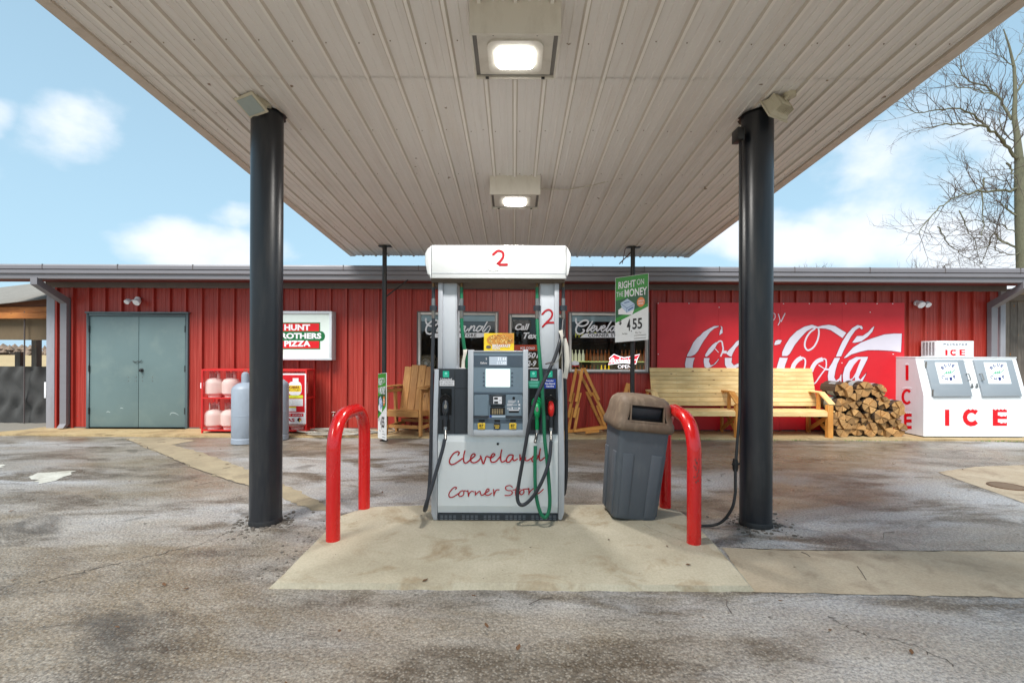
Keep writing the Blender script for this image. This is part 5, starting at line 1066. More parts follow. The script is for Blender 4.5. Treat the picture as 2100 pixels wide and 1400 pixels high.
# ------------------------------------------------------------------ wall lights
def wall_light(c, heads, label):
    t = thing('security_light', label, 'security light', c, 'small white security lights on the red wall'); y = YW - .03
    mb = MB(); mb.lathe([(.05, 0), (.05, -.03), (.035, -.045), (0, -.046)], (c.x, y, c.z), 18, axis='Y'); mesh_obj('base', mb, m_whprint, t)
    for dx, dz, r in heads:
        mb = MB(); p = Vector((c.x + dx, y - .07, c.z + dz)); mb.tube([Vector((c.x + dx * .4, y - .03, c.z + dz * .4)), p], .014, 8)
        mb.tube([p + Vector((0, .02, .02)), p + Vector((0, -.02, 0)), p + Vector((0, -.06, -.03))], [r * .6, r, r], 16); mesh_obj('lamp_head', mb, m_whprint, t)
wall_light(P(286, 614, YW), [(-.12, -.04, .045), (.06, -.05, .06)], 'white two-head security light above the grey double door')
wall_light(P(1876, 622, YW), [(0, -.02, .065), (.13, -.02, .05)], 'white two-head security light above the ice freezer')

# ------------------------------------------------------------------ coca cola board
ck = thing('mural_board', 'big red painted board with white soft-drink script on the store wall', 'painted sign', P(1600, 880, 9.05)); Dk = 9.09
seams = [1348, 1474, 1600, 1727, 1855]
for a, b in zip(seams, seams[1:]):
    mb = MB(); pbox(mb, a + .15, 620.5, b - .15, 881, Dk, 9.095, 9.115); mesh_obj('board_panel', mb, m_cokered, ck, smooth=False)
km = lambda off: (lambda x, y: Vector((P(x, y, Dk).x, 9.095 - off, P(x, y, Dk).z)))
def z5(x, y): return (1390 + x / 10.77, 650 + y / 10.77)
def z6(x, y): return (1580 + x / 7.5, 620 + y / 7.5)
polys5 = [[(905, 190), (800, 195), (700, 245), (560, 330), (490, 410), (430, 450), (340, 560), (270, 710), (200, 840), (200, 875), (290, 870), (380, 830), (450, 750), (520, 620), (580, 520), (640, 440), (720, 330), (800, 260), (905, 215)],
          [(185, 892), (378, 892), (350, 980), (335, 1080), (345, 1250), (400, 1340), (480, 1380), (460, 1430), (330, 1400), (200, 1300), (155, 1050)], [(940, 185), (990, 220), (995, 350), (915, 405), (930, 300), (960, 250)],
          [(600, 870), (605, 820), (680, 700), (760, 610), (840, 550), (905, 555), (860, 620), (830, 680), (760, 770), (690, 840), (640, 880)],
          [(575, 900), (705, 900), (690, 980), (730, 1060), (780, 1050), (860, 970), (910, 900), (905, 950), (830, 1040), (740, 1100), (650, 1135), (590, 1100), (570, 1000)],
          [(1060, 800), (1130, 720), (1210, 640), (1290, 540), (1360, 495), (1450, 480), (1440, 560), (1360, 600), (1280, 690), (1220, 800), (1190, 880), (1130, 860)],
          [(1035, 895), (1200, 895), (1190, 1000), (1240, 1060), (1350, 1010), (1450, 900), (1440, 1000), (1350, 1100), (1230, 1150), (1100, 1150), (1040, 1060)]]
polys6 = [[(55, 655), (75, 590), (120, 570), (180, 580), (150, 640), (90, 655)],
          [(175, 825), (180, 760), (230, 650), (300, 540), (400, 440), (520, 370), (640, 340), (730, 370), (800, 352), (900, 340), (1000, 360), (1095, 420), (1170, 465), (1110, 550), (1020, 490), (930, 430), (850, 405), (760, 400), (700, 400), (640, 400), (560, 445), (470, 540), (380, 650), (300, 790), (260, 825)],
          [(140, 845), (270, 850), (235, 950), (215, 1030), (215, 1150), (260, 1230), (330, 1220), (330, 1280), (220, 1300), (130, 1240), (90, 1120), (95, 1000)],
          [(1095, 620), (1110, 590), (1180, 480), (1260, 390), (1340, 345), (1410, 360), (1425, 400), (1405, 420), (1370, 390), (1310, 430), (1240, 530), (1180, 640), (1120, 760), (1090, 830), (1005, 835), (1040, 740)],
          [(985, 850), (1075, 850), (1030, 950), (1000, 1060), (985, 1150), (1010, 1200), (1060, 1160), (1095, 1090), (1095, 1240), (1070, 1200), (1010, 1250), (940, 1270), (890, 1230), (880, 1130), (900, 1000), (950, 920)],
          [(1125, 855), (1180, 790), (1270, 690), (1400, 610), (1560, 550), (1750, 490), (1900, 475), (2025, 478), (2010, 765), (1850, 745), (1650, 735), (1500, 735), (1380, 760), (1250, 800), (1170, 850)],
          [(1255, 615), (1330, 515), (1420, 510), (1500, 455), (1560, 390), (1605, 360), (1570, 450), (1500, 530), (1400, 600), (1300, 622)],
          [(1120, 1250), (1110, 1120), (1140, 1000), (1210, 890), (1320, 835), (1500, 832), (1495, 870), (1450, 960), (1400, 1060), (1360, 1150), (1380, 1185), (1430, 1130), (1485, 1070), (1470, 1110), (1420, 1210), (1340, 1250), (1300, 1220), (1300, 1150), (1250, 1200), (1210, 1250)]]
allp = [[z5(*p) for p in q] for q in polys5] + [[z6(*p) for p in q] for q in polys6]
mb = MB(); mo = MB()
for iq, q in enumerate(allp): mb.face([km(.002 + iq * .00008)(*p) for p in q]); mo.ribbon(q, .9, km(.0033 + iq * .00002), closed=True)
mesh_obj('script_lettering', mb, m_mural, ck, smooth=False); mesh_obj('lettering_outline', mo, m_outl, ck, smooth=False)
S5 = [([(870, 570), (930, 530), (975, 545), (990, 620), (1003, 700), (985, 780), (945, 870)], 32), ([(990, 770), (1080, 775)], 60), ([(820, 690), (900, 780)], 16), ([(1400, 640), (1430, 760), (1420, 900), (1450, 1040)], 60), ([(1560, 520), (1480, 600), (1440, 800), (1480, 1000), (1560, 1050), (1640, 950), (1700, 560)], 90), ([(1700, 560), (1680, 900), (1720, 1050), (1800, 1040), (1900, 900)], 80)]
S6 = [([(740, 400), (745, 480), (720, 590), (660, 690), (580, 735), (535, 690), (530, 620), (560, 530), (620, 450), (690, 400)], 26), ([(625, 1060), (660, 975), (720, 905), (805, 870)], 62), ([(800, 868), (850, 875), (860, 940), (850, 1010), (800, 1080), (750, 1150), (690, 1235), (620, 1260), (600, 1180), (620, 1060)], 20), ([(740, 960), (830, 1020)], 14), ([(825, 1025), (905, 1030)], 30),
      ([(330, 1060), (360, 960), (420, 885), (480, 850)], 66), ([(470, 845), (530, 870), (535, 950), (510, 1050), (470, 1180), (400, 1230), (340, 1180), (330, 1060)], 24),
      ([(35, 160), (68, 180), (70, 235), (35, 282), (0, 270), (-12, 220), (5, 175), (35, 160)], 12), ([(120, 175), (142, 250), (146, 290), (115, 352)], 13), ([(226, 165), (195, 230), (162, 298)], 15),
      ([(-230, 180), (-270, 175), (-275, 290), (-225, 290)], 13), ([(-272, 230), (-235, 230)], 12), ([(-195, 285), (-190, 200), (-160, 190), (-135, 210), (-130, 290)], 12), ([(-90, 200), (-85, 300), (-110, 345), (-140, 335)], 12)]
mb = MB()
LC = [0]
def LF():
    LC[0] += 1; b = LC[0] * .00012; return lambda i: Vector((0, -b - i * .000004, 0))
for pts, w in S5: mb.ribbon([z5(p.x, p.y) for p in cr([(a, b, 0) for a, b in pts], 5)], w / 10.77, km(.0035), lift=LF())
for pts, w in S6: mb.ribbon([z6(p.x, p.y) for p in cr([(a, b, 0) for a, b in pts], 5)], w / 7.5, km(.0036), lift=LF())
mesh_obj('script_lettering', mb, m_mural, ck, smooth=False)
mb = MB(); mb.face([km(.009)(*z6(a, b)) for a, b in [(1215, 1150), (1220, 1070), (1280, 960), (1350, 880), (1392, 870), (1350, 970), (1310, 1080), (1260, 1160), (1225, 1178)]]); mesh_obj('letter_counter', mb, m_cokered, ck, smooth=False)
mb = MB()
for x, y in [(1350, 621.8), (1413, 622), (1475, 630), (1607, 622.5), (1660, 622.5), (1703, 622.5), (1735, 622.5), (1799, 622.5), (1831, 622.5), (1727, 744), (1785, 640), (1832, 726), (1350, 726)]:
    mb.lathe([(.011, 0), (.008, -.006), (0, -.007)], km(0)(x, y), 8, axis='Y')
mesh_obj('screw', mb, m_whprint, ck)

# ------------------------------------------------------------------ gas cage, tanks and cylinders
cg = thing('gas_cage', 'red expanded-metal cage holding white gas bottles against the wall', 'gas cage', (-4.64, 8.8, .03)); GX0, GX1, GY0, GY1, GZ0, GZ1 = -5.585, -3.70, 8.6, 8.97, .07, 1.17
t_ = .025; mb = MB()
for x in (GX0, GX1 - t_, -4.66):
    for y in (GY0, GY1 - t_): mb.box(x, y, GZ0 - .04, x + t_, y + t_, GZ1)
for z in (GZ0, .645, GZ1 - t_):
    mb.box(GX0 + t_, GY0 + .001, z, GX1 - t_, GY0 + t_ - .001, z + t_); mb.box(GX0 + t_, GY1 - t_ + .001, z, GX1 - t_, GY1 - .001, z + t_); mb.box(GX1 - t_ + .001, GY0 + t_, z, GX1 - .001, GY1 - t_, z + t_); mb.box(GX0 + .001, GY0 + t_, z, GX0 + t_ - .001, GY1 - t_, z + t_)
mesh_obj('frame', mb, m_cagered, cg)
for z in (GZ0 + .002, .647):
    mb = MB(); mb.box(GX0 + t_, GY0 + t_, z, GX1 - t_, GY1 - t_, z + .006); mesh_obj('shelf', mb, m_cagered, cg)
mb = MB(); mb.box(GX0 + .01, GY0 + .01, GZ1 + .001, GX1 - .01, GY1, GZ1 + .006); mesh_obj('top_sheet', mb, m_cagered, cg)
def xmesh(fn, w, h, pw=.058, ph=.03, s=.0035):
    mb = MB(); nx = int(w / pw); nz = int(h / ph)
    for i in range(nx):
        for j in range(nz):
            cx, cz = (i + .5) * w / nx, (j + .5) * h / nz; a, b = w / nx / 2, h / nz / 2
            for (p, q) in (((cx - a, cz), (cx, cz + b)), ((cx, cz + b), (cx + a, cz)), ((cx + a, cz), (cx, cz - b)), ((cx, cz - b), (cx - a, cz))):
                d = math.hypot(q[0] - p[0], q[1] - p[1]); nxx, nzz = -(q[1] - p[1]) / d * s / 2, (q[0] - p[0]) / d * s / 2
                mb.add([fn(p[0] + nxx, p[1] + nzz), fn(q[0] + nxx, q[1] + nzz), fn(q[0] - nxx, q[1] - nzz), fn(p[0] - nxx, p[1] - nzz)], [(0, 1, 2, 3)])
    return mb
mesh_obj('mesh_panel', xmesh(lambda u, v: Vector((GX0 + u, GY0 + .004, GZ0 + v)), GX1 - GX0, GZ1 - GZ0), m_cagered, cg, smooth=False, kind='stuff')
mesh_obj('mesh_panel', xmesh(lambda u, v: Vector((GX1 - .004, GY0 + u, GZ0 + v)), GY1 - GY0, GZ1 - GZ0), m_cagered, cg, smooth=False, kind='stuff')
mesh_obj('mesh_panel', xmesh(lambda u, v: Vector((GX0 + .004, GY0 + u, GZ0 + v)), GY1 - GY0, GZ1 - GZ0), m_cagered, cg, smooth=False, kind='stuff')
mb = MB(); mb.box(GX0 - .03, GY0 + .02, .83, GX0 - .012, GY0 + .1, .93); mesh_obj('white_plate', mb, m_whprint, cg)
# poster
ps = bpy.data.objects.new('poster', None); C.objects.link(ps); ps.matrix_basis = Matrix.Translation(P(600, 820, 8.6)); attach(ps, cg)
gm = lambda off: (lambda x, y: Vector((P(x, y, 8.6).x, 8.59 - off, P(x, y, 8.6).z)))
mb = MB(); pbox(mb, 542, 765.5, 628, 868.5, 8.6, 8.589, 8.599); mesh_obj('poster_board', mb, m_whprint, ps)
def pr_(x0, y0, x1, y1, mat, off): mb = MB(); rect(mb, x0, y0, x1, y1, gm(off)); mesh_obj('print', mb, mat, ps, smooth=False)
m_pred = flat('poster_red', (200, 22, 34), .45)
pr_(544.5, 768.5, 625.5, 845, m_pred, .002)
mb = MB(); mb.face([gm(.004)(605.5 + 14 * (abs(math.cos(a)) ** .6) * (1 if math.cos(a) > 0 else -1), 796 + 14.5 * (abs(math.sin(a)) ** .7) * (1 if math.sin(a) > 0 else -1)) for a in [k * .3491 for k in range(18)]]); rect(mb, 601, 775, 613, 783, gm(.0041)); mesh_obj('print', mb, flat('poster_tank', (222, 222, 228), .4), ps, smooth=False)
mb = MB(); mb.face([gm(.004)(568 + 16 * math.cos(k * .3491), 790 + 18 * math.sin(k * .3491)) for k in range(18)]); mesh_obj('print', mb, flat('poster_tank2', (205, 215, 228), .4), ps, smooth=False)
pr_(592.5, 790, 618, 802.5, flat('poster_yellow', (240, 206, 60), .45), .0055)
text('lettering', 'GIBBS', 593.5, 791, 615, 796, gm(.007), flat('maroon', (110, 20, 20), .5), ps, bold=.03); text('lettering', 'BOTTLED', 593.5, 797.5, 616, 801, gm(.007), m_blprint, ps)
pr_(590, 810, 622, 816, flat('poster_lime', (208, 214, 60), .45), .004); pr_(590, 817.5, 622, 832, m_whprint, .004); pr_(590, 836, 608, 843, m_whprint, .004); pr_(590, 833.5, 608, 836, flat('poster_lime2', (208, 214, 60), .45), .005)
for k in range(3): pr_(592, 820 + k * 4, 602, 821 + k * 4, m_faint, .0055); pr_(606, 820 + k * 4, 620, 821 + k * 4, m_faint, .0055)
pr_(548, 847, 623, 853.5, m_pred, .004); text('lettering', 'KEEP FLAME AWAY', 560, 848.5, 621, 852, gm(.0055), m_whprint, ps)
text('lettering', 'LP-GAS', 560, 857, 605, 864, gm(.004), m_redprint, ps, bold=.03)
for (pts, mat) in (([(609.5, 860), (614.5, 855), (614.5, 860)], m_blprint), ([(614.5, 855), (619.5, 860), (614.5, 860)], m_hr), ([(619.5, 860), (614.5, 865), (614.5, 860)], m_yel), ([(614.5, 865), (609.5, 860), (614.5, 860)], m_blprint)):
    mb = MB(); mb.face([gm(.0055)(a, b) for a, b in pts]); mesh_obj('print', mb, mat, ps, smooth=False)
def tank_proto():
    t = thing('gas_bottle', '', 'gas bottle', (0, 0, 0), 'white gas bottles in the red cage'); r = .152
    prof = [(.1, 0), (.115, .02), (.15, .05), (r, .08), (r, .22), (.148, .255), (.12, .3), (.07, .325), (.04, .332)]
    mb = MB(); mb.lathe(prof, n=26); mesh_obj('tank', mb, m_tank, t)
    mb = MB(); mb.lathe([(.105, -.03), (.105, .03)], n=26); mesh_obj('foot_ring', mb, m_tank, t)
    mb = MB(); n = 22; vs = []
    for k in range(n): 
        a = -2.2 + 4.4 * k / (n - 1) + math.pi / 2; h = .45 if abs(k - n / 2) > 3 or abs(k - n / 2) < 1.2 else .42
        vs += [(.085 * math.cos(a), .085 * math.sin(a), .31), (.085 * math.cos(a), .085 * math.sin(a), h)]
    mb.add(vs, [(2 * i, 2 * i + 2, 2 * i + 3, 2 * i + 1) for i in range(n - 1)]); o = mesh_obj('collar', mb, m_tank, t); o.modifiers.new('s', 'SOLIDIFY').thickness = .005
    mb = MB(); mb.tube([(0, 0, .33), (0, 0, .39)], .015, 10); mb.tube([(-.03, 0, .37), (.03, 0, .37)], .013, 8); mb.lathe([(.022, .39), (.022, .405)], n=10); mesh_obj('valve', mb, m_steel, t); return t
tp = tank_proto(); first = True
spots = [(441, .683, 'far left bottle on the upper shelf'), (474.5, .683, 'second bottle from left on the upper shelf'), (440, .11, 'far left bottle on the lower shelf'), (472.5, .11, 'second bottle from left on the lower shelf'), (613, .683, 'far right bottle on the upper shelf'), (610, .11, 'far right bottle on the lower shelf, below the poster')]
tanks = []
for i, (px, z, lb) in enumerate(spots):
    o = tp if i == 0 else copy_tree(tp)
    tanks.append((o, px, z, lb))
for o, px, z, lb in tanks:
    o.location = (P(px, 800, 8.78).x, 8.78, z); o.rotation_euler = (0, 0, rnd.uniform(-.5, .5)); o['label'] = 'white ' + lb + ' of the red gas cage'
def cylinder(x, y, h, label):
    t = thing('gas_cylinder', label, 'gas cylinder', (x, y, 0), 'tall grey gas cylinders in front of the cage'); r = .2
    mb = MB(); mb.lathe([(r - .02, .08), (r, .12), (r, h * .48), (r + .003, h * .482), (r + .003, h * .492), (r, h * .495), (r, h - .07), (r - .02, h - .03), (r * .6, h + .02), (.06, h + .04)], (x, y, 0), 36); mesh_obj('shell', mb, m_cyl, t)
    mb = MB(); mb.lathe([(r - .015, .01), (r + .002, .01), (r + .002, .085), (r - .015, .1)], (x, y, 0), 36); mesh_obj('foot_ring', mb, m_cyl, t)
    mb = MB(); mb.lathe([(.058, h + .03), (.058, h + .15), (.05, h + .19), (.02, h + .21)], (x, y, 0), 20); mesh_obj('valve_cap', mb, m_cyl, t)
    mb = MB(); mb.lathe([(.011, 0), (.011, -.003)], (x - .01, y - .052, h + .11), 10, axis='Y'); mesh_obj('cap_hole', mb, m_blk, t)
    mb = MB(); mb.tube([Vector((x + .028 * math.cos(k * .7), y, h + .225 + .028 * math.sin(k * .7))) for k in range(10)], .006, 6, False); mb.tube([(x + .02, y, h + .22), (x + .07, y, h + .23), (x + .1, y - .02, h + .2), (x + .13, y - .02, h + .24)], .005, 6); mesh_obj('valve_loop', mb, flat('copper_line', (150, 100, 80), .4, .6), t)
cylinder(-4.385, 7.86, .95, 'tall grey gas cylinder left of the left canopy pole, before the cage')
cylinder(-4.04, 8.18, 1.0, 'tall grey gas cylinder mostly hidden behind the left canopy pole')
hc = thing('garden_hose', 'pale hose lying in loose coils on the walkway by the wall', 'hose', (-3.0, 8.55, .03)); mb = MB(); pts = []
for k in range(110):
    a = k * .33; rr = .42 + .1 * math.sin(k * .21) + .08 * math.sin(k * .071 + 1); pts.append(Vector((-3.05 + .28 * math.sin(k * .045) + rr * 1.05 * math.cos(a), 8.55 + rr * .5 * math.sin(a), .045 + .0012 * (k % 37) + .012 * (.5 + .5 * math.sin(k * .9)))))
pts += [Vector((-2.6, 8.6, .05)), Vector((-2.3, 8.7, .045)), Vector((-2.2, 8.95, .045)), Vector((-2.45, 9.08, .15))]
mb.tube(cr(pts, 3), .0125, 7); mesh_obj('hose_coil', mb, m_hosew, hc)
fc = thing('wall_faucet', 'small metal outdoor tap low on the red wall above the hose coil', 'tap', (-3.5, 9.1, .7)); p = P(687, 847, YW); mb = MB(); mb.tube([p, p + Vector((0, -.09, 0)), p + Vector((0, -.11, -.05))], .012, 8); mb.tube([p + Vector((-.03, -.06, .03)), p + Vector((.03, -.06, .03))], .008, 8); mesh_obj('tap_body', mb, m_steel, fc)

# ------------------------------------------------------------------ long bench
bc = thing('wooden_bench', 'long pale pine slatted bench with centre armrests below the red mural', 'bench', (4.08, 8.75, .03)); BX0, BX1 = 2.56, 5.62
for k in range(9):
    z = .56 + k * .0775; y = 8.93 + k * .0185
    board('back_slat', (BX0, y, z), (BX1, y, z), .0765, .025, m_pine, bc, up=(0, -1, .24))
for k in range(5):
    y = 8.46 + k * .1; z = .485 + .0 - k * .004; board('seat_slat', (BX0, y, z), (BX1, y, z), .092, .025, m_pine, bc)
board('front_apron', (BX0 + .04, 8.405, .44), (BX1 - .1, 8.405, .44), .085, .03, m_pine, bc, up=(0, -1, 0))
for x in (2.5, 5.52, 3.9, 4.27):
    mid = x in (3.9, 4.27); w = .09 if not mid else .06
    board('front_leg', (x + .0, 8.42, .03), (x, 8.42, .6), w, .09, m_pineo, bc, up=(0, 1, 0))
    board('rear_leg', (x, 9.02, .03), (x, 9.0, .78), .09 if not mid else .07, .04, m_pineo, bc, up=(1, 0, 0))
    board('arm_rest', (x + .02, 8.37, .61), (x + .02, 8.66, .795), .11, .028, m_pineo if mid else m_pine, bc, up=(0, -.5, .8))
    board('arm_rest', (x + .02, 8.655, .80), (x + .02, 9.02, .80), .11, .028, m_pineo if mid else m_pine, bc)
    board('arm_support', (x, 8.72, .46), (x, 8.72, .785), .08, .035, m_pineo, bc, up=(1, 0, 0))
    board('side_brace', (x + .0, 8.44, .4), (x, 8.98, .1), .07, .03, m_pineo, bc, up=(1, 0, 0)); board('side_brace', (x + .035, 8.98, .4), (x + .035, 8.46, .1), .07, .03, m_pineo, bc, up=(1, 0, 0))
    board('side_rail', (x, 8.46, .42), (x, 9.0, .4), .08, .03, m_pineo, bc, up=(1, 0, 0))
for z in (.68,): board('console_rail', (3.9, 8.5, .66), (4.27, 8.5, .66), .06, .03, m_pineo, bc, up=(0, -1, 0))
for x in (BX0 + .2, 3.4, 4.75, BX1 - .2): board('back_batten', (x, 8.965, .53), (x, 9.118, 1.18), .06, .03, m_pineo, bc, up=(0, 1, -.2))
mb = MB()   # nail heads
for x in (3.05, 3.45, 4.9, 5.3):
    for k in range(9): mb.lathe([(.004, 0), (.004, -.003)], (x, 8.915 + k * .0185, .56 + k * .0775), 6, axis='Y')
mesh_obj('nail_head', mb, m_trimdk, bc, kind='stuff')

# ------------------------------------------------------------------ wooden chair
ch = thing('wooden_armchair', 'tall-backed cedar garden armchair with an arched top, by the wall', 'chair', (-1.83, 8.72, .03)); CXc = -1.86
Mc = Matrix.Translation((CXc, 8.75, .03)) @ Matrix.Rotation(R(-14), 4, 'Z')
def cb(name, a, b, w, t, up, mat=None): return board(name, Mc @ Vector(a), Mc @ Vector(b), w, t, mat or m_cedar, ch, up=Mc.to_3x3() @ Vector(up))
for k, x in enumerate((-.22, -.075, .07, .215)):
    cb('back_board', (x, .12, .40), (x * 1.02, .33, 1.22 - (.03 if k in (0, 3) else 0)), .14, .022, (0, -1, .25))
cb('back_rail', (-.3, .30, .98), (.3, .30, .98), .09, .03, (0, -1, .2)); cb('back_rail', (-.3, .2, .62), (.3, .2, .62), .08, .03, (0, -1, .2))
for k in range(5): cb('seat_board', (-.29, -.3 + k * .1, .44 - k * .012), (.29, -.3 + k * .1, .44 - k * .012), .088, .024, (0, .1, 1))
cb('front_apron', (-.3, -.345, .38), (.3, -.345, .38), .1, .026, (0, -1, 0))
for s in (-1, 1):
    cb('front_leg', (s * .33, -.32, 0), (s * .33, -.32, .82), .07, .045, (1, 0, 0)); cb('rear_leg', (s * .34, .1, 0), (s * .34, .02, .82), .075, .04, (1, 0, 0))
    cb('arm_rest', (s * .35, -.38, .85), (s * .35, .32, .84), .13, .026, (0, 0, 1)); cb('arm_support', (s * .31, -.33, .78), (s * .31, .25, .76), .06, .025, (1, 0, 0))
    cb('side_rail', (s * .31, -.33, .4), (s * .31, .2, .34), .09, .025, (1, 0, 0)); cb('lower_rail', (s * .31, -.34, .14), (s * .31, .34, .14), .06, .03, (1, 0, 0))
cb('lower_rail', (-.3, -.28, .15), (.3, -.28, .15), .06, .03, (0, 1, 0)); cb('lower_rail', (-.3, .2, .2), (.3, .2, .2), .06, .03, (0, 1, 0))

# ------------------------------------------------------------------ wooden A-frame pieces
def aframe(z6l, label, D, sh):
    t = thing('wooden_rack', label, 'wooden frame', P(1200 + sh, 882, D), 'stacked pine A-frames')
    def Z(x, y, d=0): return P(1145 + x / 9.333 + sh * 0, 745 + y / 9.333, D + d)
    for name, a, b, w in z6l: board(name, Z(*a), Z(*b), w, .042, m_pineo, t, up=(0, -1, 0), bevel=.004)
aframe([('left_leg', (460, 90, .0), (345, 730, .0), .05), ('left_leg', (420, 560, .05), (300, 1035, .05), .05), ('left_leg', (385, 840, .09), (310, 1290, .09), .05), ('right_leg', (490, 90, .04), (775, 700, .04), .05), ('right_leg', (660, 550, .085), (895, 1010, .085), .05), ('right_leg', (745, 800, .13), (910, 1230, .13), .05), ('base_rail', (300, 1290, 0.0), (930, 1225, 0.0), .05), ('base_rail', (520, 1320, -.05), (780, 1290, -.05), .04)], 'nearer A-shaped frame of staggered pine battens leaning under the shop window', 8.6, 0)
aframe([('left_leg', (345, 100, .0), (220, 730, .0), .05), ('left_leg', (290, 560, .05), (190, 1035, .05), .05), ('left_leg', (270, 840, .09), (195, 1290, .09), .05), ('right_leg', (380, 130, .04), (640, 620, .04), .05), ('right_leg', (540, 540, .085), (740, 1000, .085), .05), ('right_leg', (640, 800, .13), (860, 1230, .13), .05), ('base_rail', (180, 1300, .02), (860, 1210, .02), .05)], 'farther A-shaped frame of staggered pine battens behind its twin', 8.78, -12)
t = thing('leaning_plank', 'pine board end sticking up behind the bin lid', 'plank', P(1285, 880, 8.7)); board('plank', P(1262, 880, 8.6), P(1288, 786, 8.95), .07, .03, m_pineo, t, up=(0, -1, 0)); board('plank', P(1291, 786, 8.95), P(1300, 880, 8.85), .06, .03, m_pineo, t, up=(0, -1, 0))

# ------------------------------------------------------------------ firewood bundles
def wedge_mesh(a0, a1, r, L=.40, j=0):
    mb = MB(); n = 5; lr = random.Random(j); g = lr.uniform(.004, .014); am = (a0 + a1) / 2
    c = Vector((math.cos(am) * g, 0, math.sin(am) * g)); rr = r * lr.uniform(.74, 1.08)
    prof = [c + Vector((lr.uniform(-.003, .003), 0, lr.uniform(-.003, .003)))] + [c + Vector((rr * lr.uniform(.94, 1.04) * math.cos(a0 + (a1 - a0) * k / n), 0, rr * lr.uniform(.94, 1.04) * math.sin(a0 + (a1 - a0) * k / n))) for k in range(n + 1)]
    m = len(prof); dy = lr.uniform(-.05, .03); A = [p + Vector((0, dy, 0)) for p in prof]; B = [p + Vector((0, L, 0)) for p in prof]
    mb.add(A + B, [tuple(range(m))], 0); mb.add(A + B, [tuple(m + k for k in reversed(range(m)))], 0)
    mb.add(A + B, [(i, (i + 1) % m, m + (i + 1) % m, m + i) for i in range(1, m - 1)], 1); mb.add(A + B, [(0, 1, m + 1, m), (m - 1, 0, m, 2 * m - 1)], 0); return mb
protos = []
for v in range(4):
    lr = random.Random(v + 3); n = (7, 6, 8, 7)[v]; cuts = sorted([lr.uniform(-.16, .16) + k * 6.283 / n for k in range(n)]); cuts.append(cuts[0] + 6.283)
    t = thing('firewood_bundle', '', 'firewood', (0, 0, 0), 'wrapped bundles of split firewood in the pile')
    for k in range(n): o = mesh_obj('split_log', wedge_mesh(cuts[k], cuts[k + 1], .128, j=v * 20 + k), [m_logcut, m_bark], t, smooth=False)
    mb = MB(); mb.tube([Vector((.134 * math.cos(k * .2618), .16, .134 * math.sin(k * .2618))) for k in range(25)], .003, 4, False); n_ = 24
    vs = [Vector((.134 * math.cos(k * .2618), y, .134 * math.sin(k * .2618))) for y in (.1, .26) for k in range(24)]; mb.add(vs, [(k, (k + 1) % 24, 24 + (k + 1) % 24, 24 + k) for k in range(24)]); mesh_obj('wrap', mb, m_plastic, t)
    protos.append(t)
BP = [(1731, 799, 'top row, left end'), (1771, 797, 'top row, middle'), (1804, 802, 'top row, right end'),
      (1725, 830, 'second row, left end'), (1753, 822, 'second row, second from left'), (1781, 831, 'second row, middle'), (1812, 825, 'second row, second from right'), (1842, 836, 'second row, right end'),
      (1718, 857, 'third row, left end'), (1749, 853, 'third row, second from left'), (1777, 858, 'third row, middle'), (1806, 854, 'third row, second from right'), (1835, 858, 'third row, right end'),
      (1730, 880, 'bottom row, left end'), (1758, 880, 'bottom row, second from left'), (1785, 881, 'bottom row, middle'), (1812, 881, 'bottom row, second from right'), (1842, 880, 'bottom row, right end')]
# all copies are made before the first moves
trees_ = [protos[i] if i < 4 else copy_tree(protos[i % 4]) for i in range(len(BP))]
for i, ((px, py, lb), o) in enumerate(zip(BP, trees_)):
    p = P(px, py, 8.5 + rnd.uniform(-.03, .05)); o.location = (p.x, p.y, max(p.z, .03 + .128)); o.rotation_euler = (0, rnd.random() * 6.28, rnd.uniform(-.08, .08)); o['label'] = 'split firewood bundle in the %s of the pile by the bench' % lb

# ------------------------------------------------------------------ ice freezer
fz = thing('ice_freezer', 'white slant-front ice freezer with red ICE lettering at the right', 'ice freezer', (8.12, 8.8, .03))
FX0, FX1 = 7.22, 9.03; FY = 8.48; zbk = .77; ztop = 1.43; yt_ = 8.66
mb = MB(); mb.prism([(0, FY, .05), (0, FY, zbk), (0, yt_, ztop), (0, 9.1, ztop), (0, 9.1, .05)], (FX0 + .004, 0, 0), (FX1 - .004, 0, 0)); mesh_obj('cabinet', mb, m_frz, fz, smooth=False)
for x, s in ((FX0, 1), (FX1, -1)):
    mb = MB(); mb.prism([(x, FY, .05), (x, FY, zbk), (x, yt_, ztop), (x, 9.1, ztop), (x, 9.1, .05)], (0, .002, .002), (s * .0035, .002, .0)); mesh_obj('side_panel', mb, m_frzside, fz, smooth=False)
mb = MB(); mb.box(FX0 - .005, yt_ - .015, ztop, FX1 + .005, 9.1, ztop + .018); mesh_obj('top_cap', mb, m_frz, fz, bevel=.004)
mb = MB(); mb.box(FX0 + .04, FY + .03, .03, FX1 - .04, 9.05, .05); mesh_obj('base', mb, m_blk, fz)
def PF(off):
    nn = Vector((0, -(ztop - zbk), (yt_ - FY))).normalized()
    def g(px, py):
        # intersect the view ray with the slanted front
        r = P(px, py, 1.0) - Vector((0, 0, H)); p0 = Vector((0, FY, zbk)); tt = (p0 - Vector((0, 0, H))).dot(nn) / r.dot(nn); return Vector((0, 0, H)) + r * tt + nn * off
    return g
def SD(x): return (lambda u, v, off=.004: Vector((x - off, u, v)))
def zf(x, y): return (1880 + x / 6.668, 690 + y / 6.668)
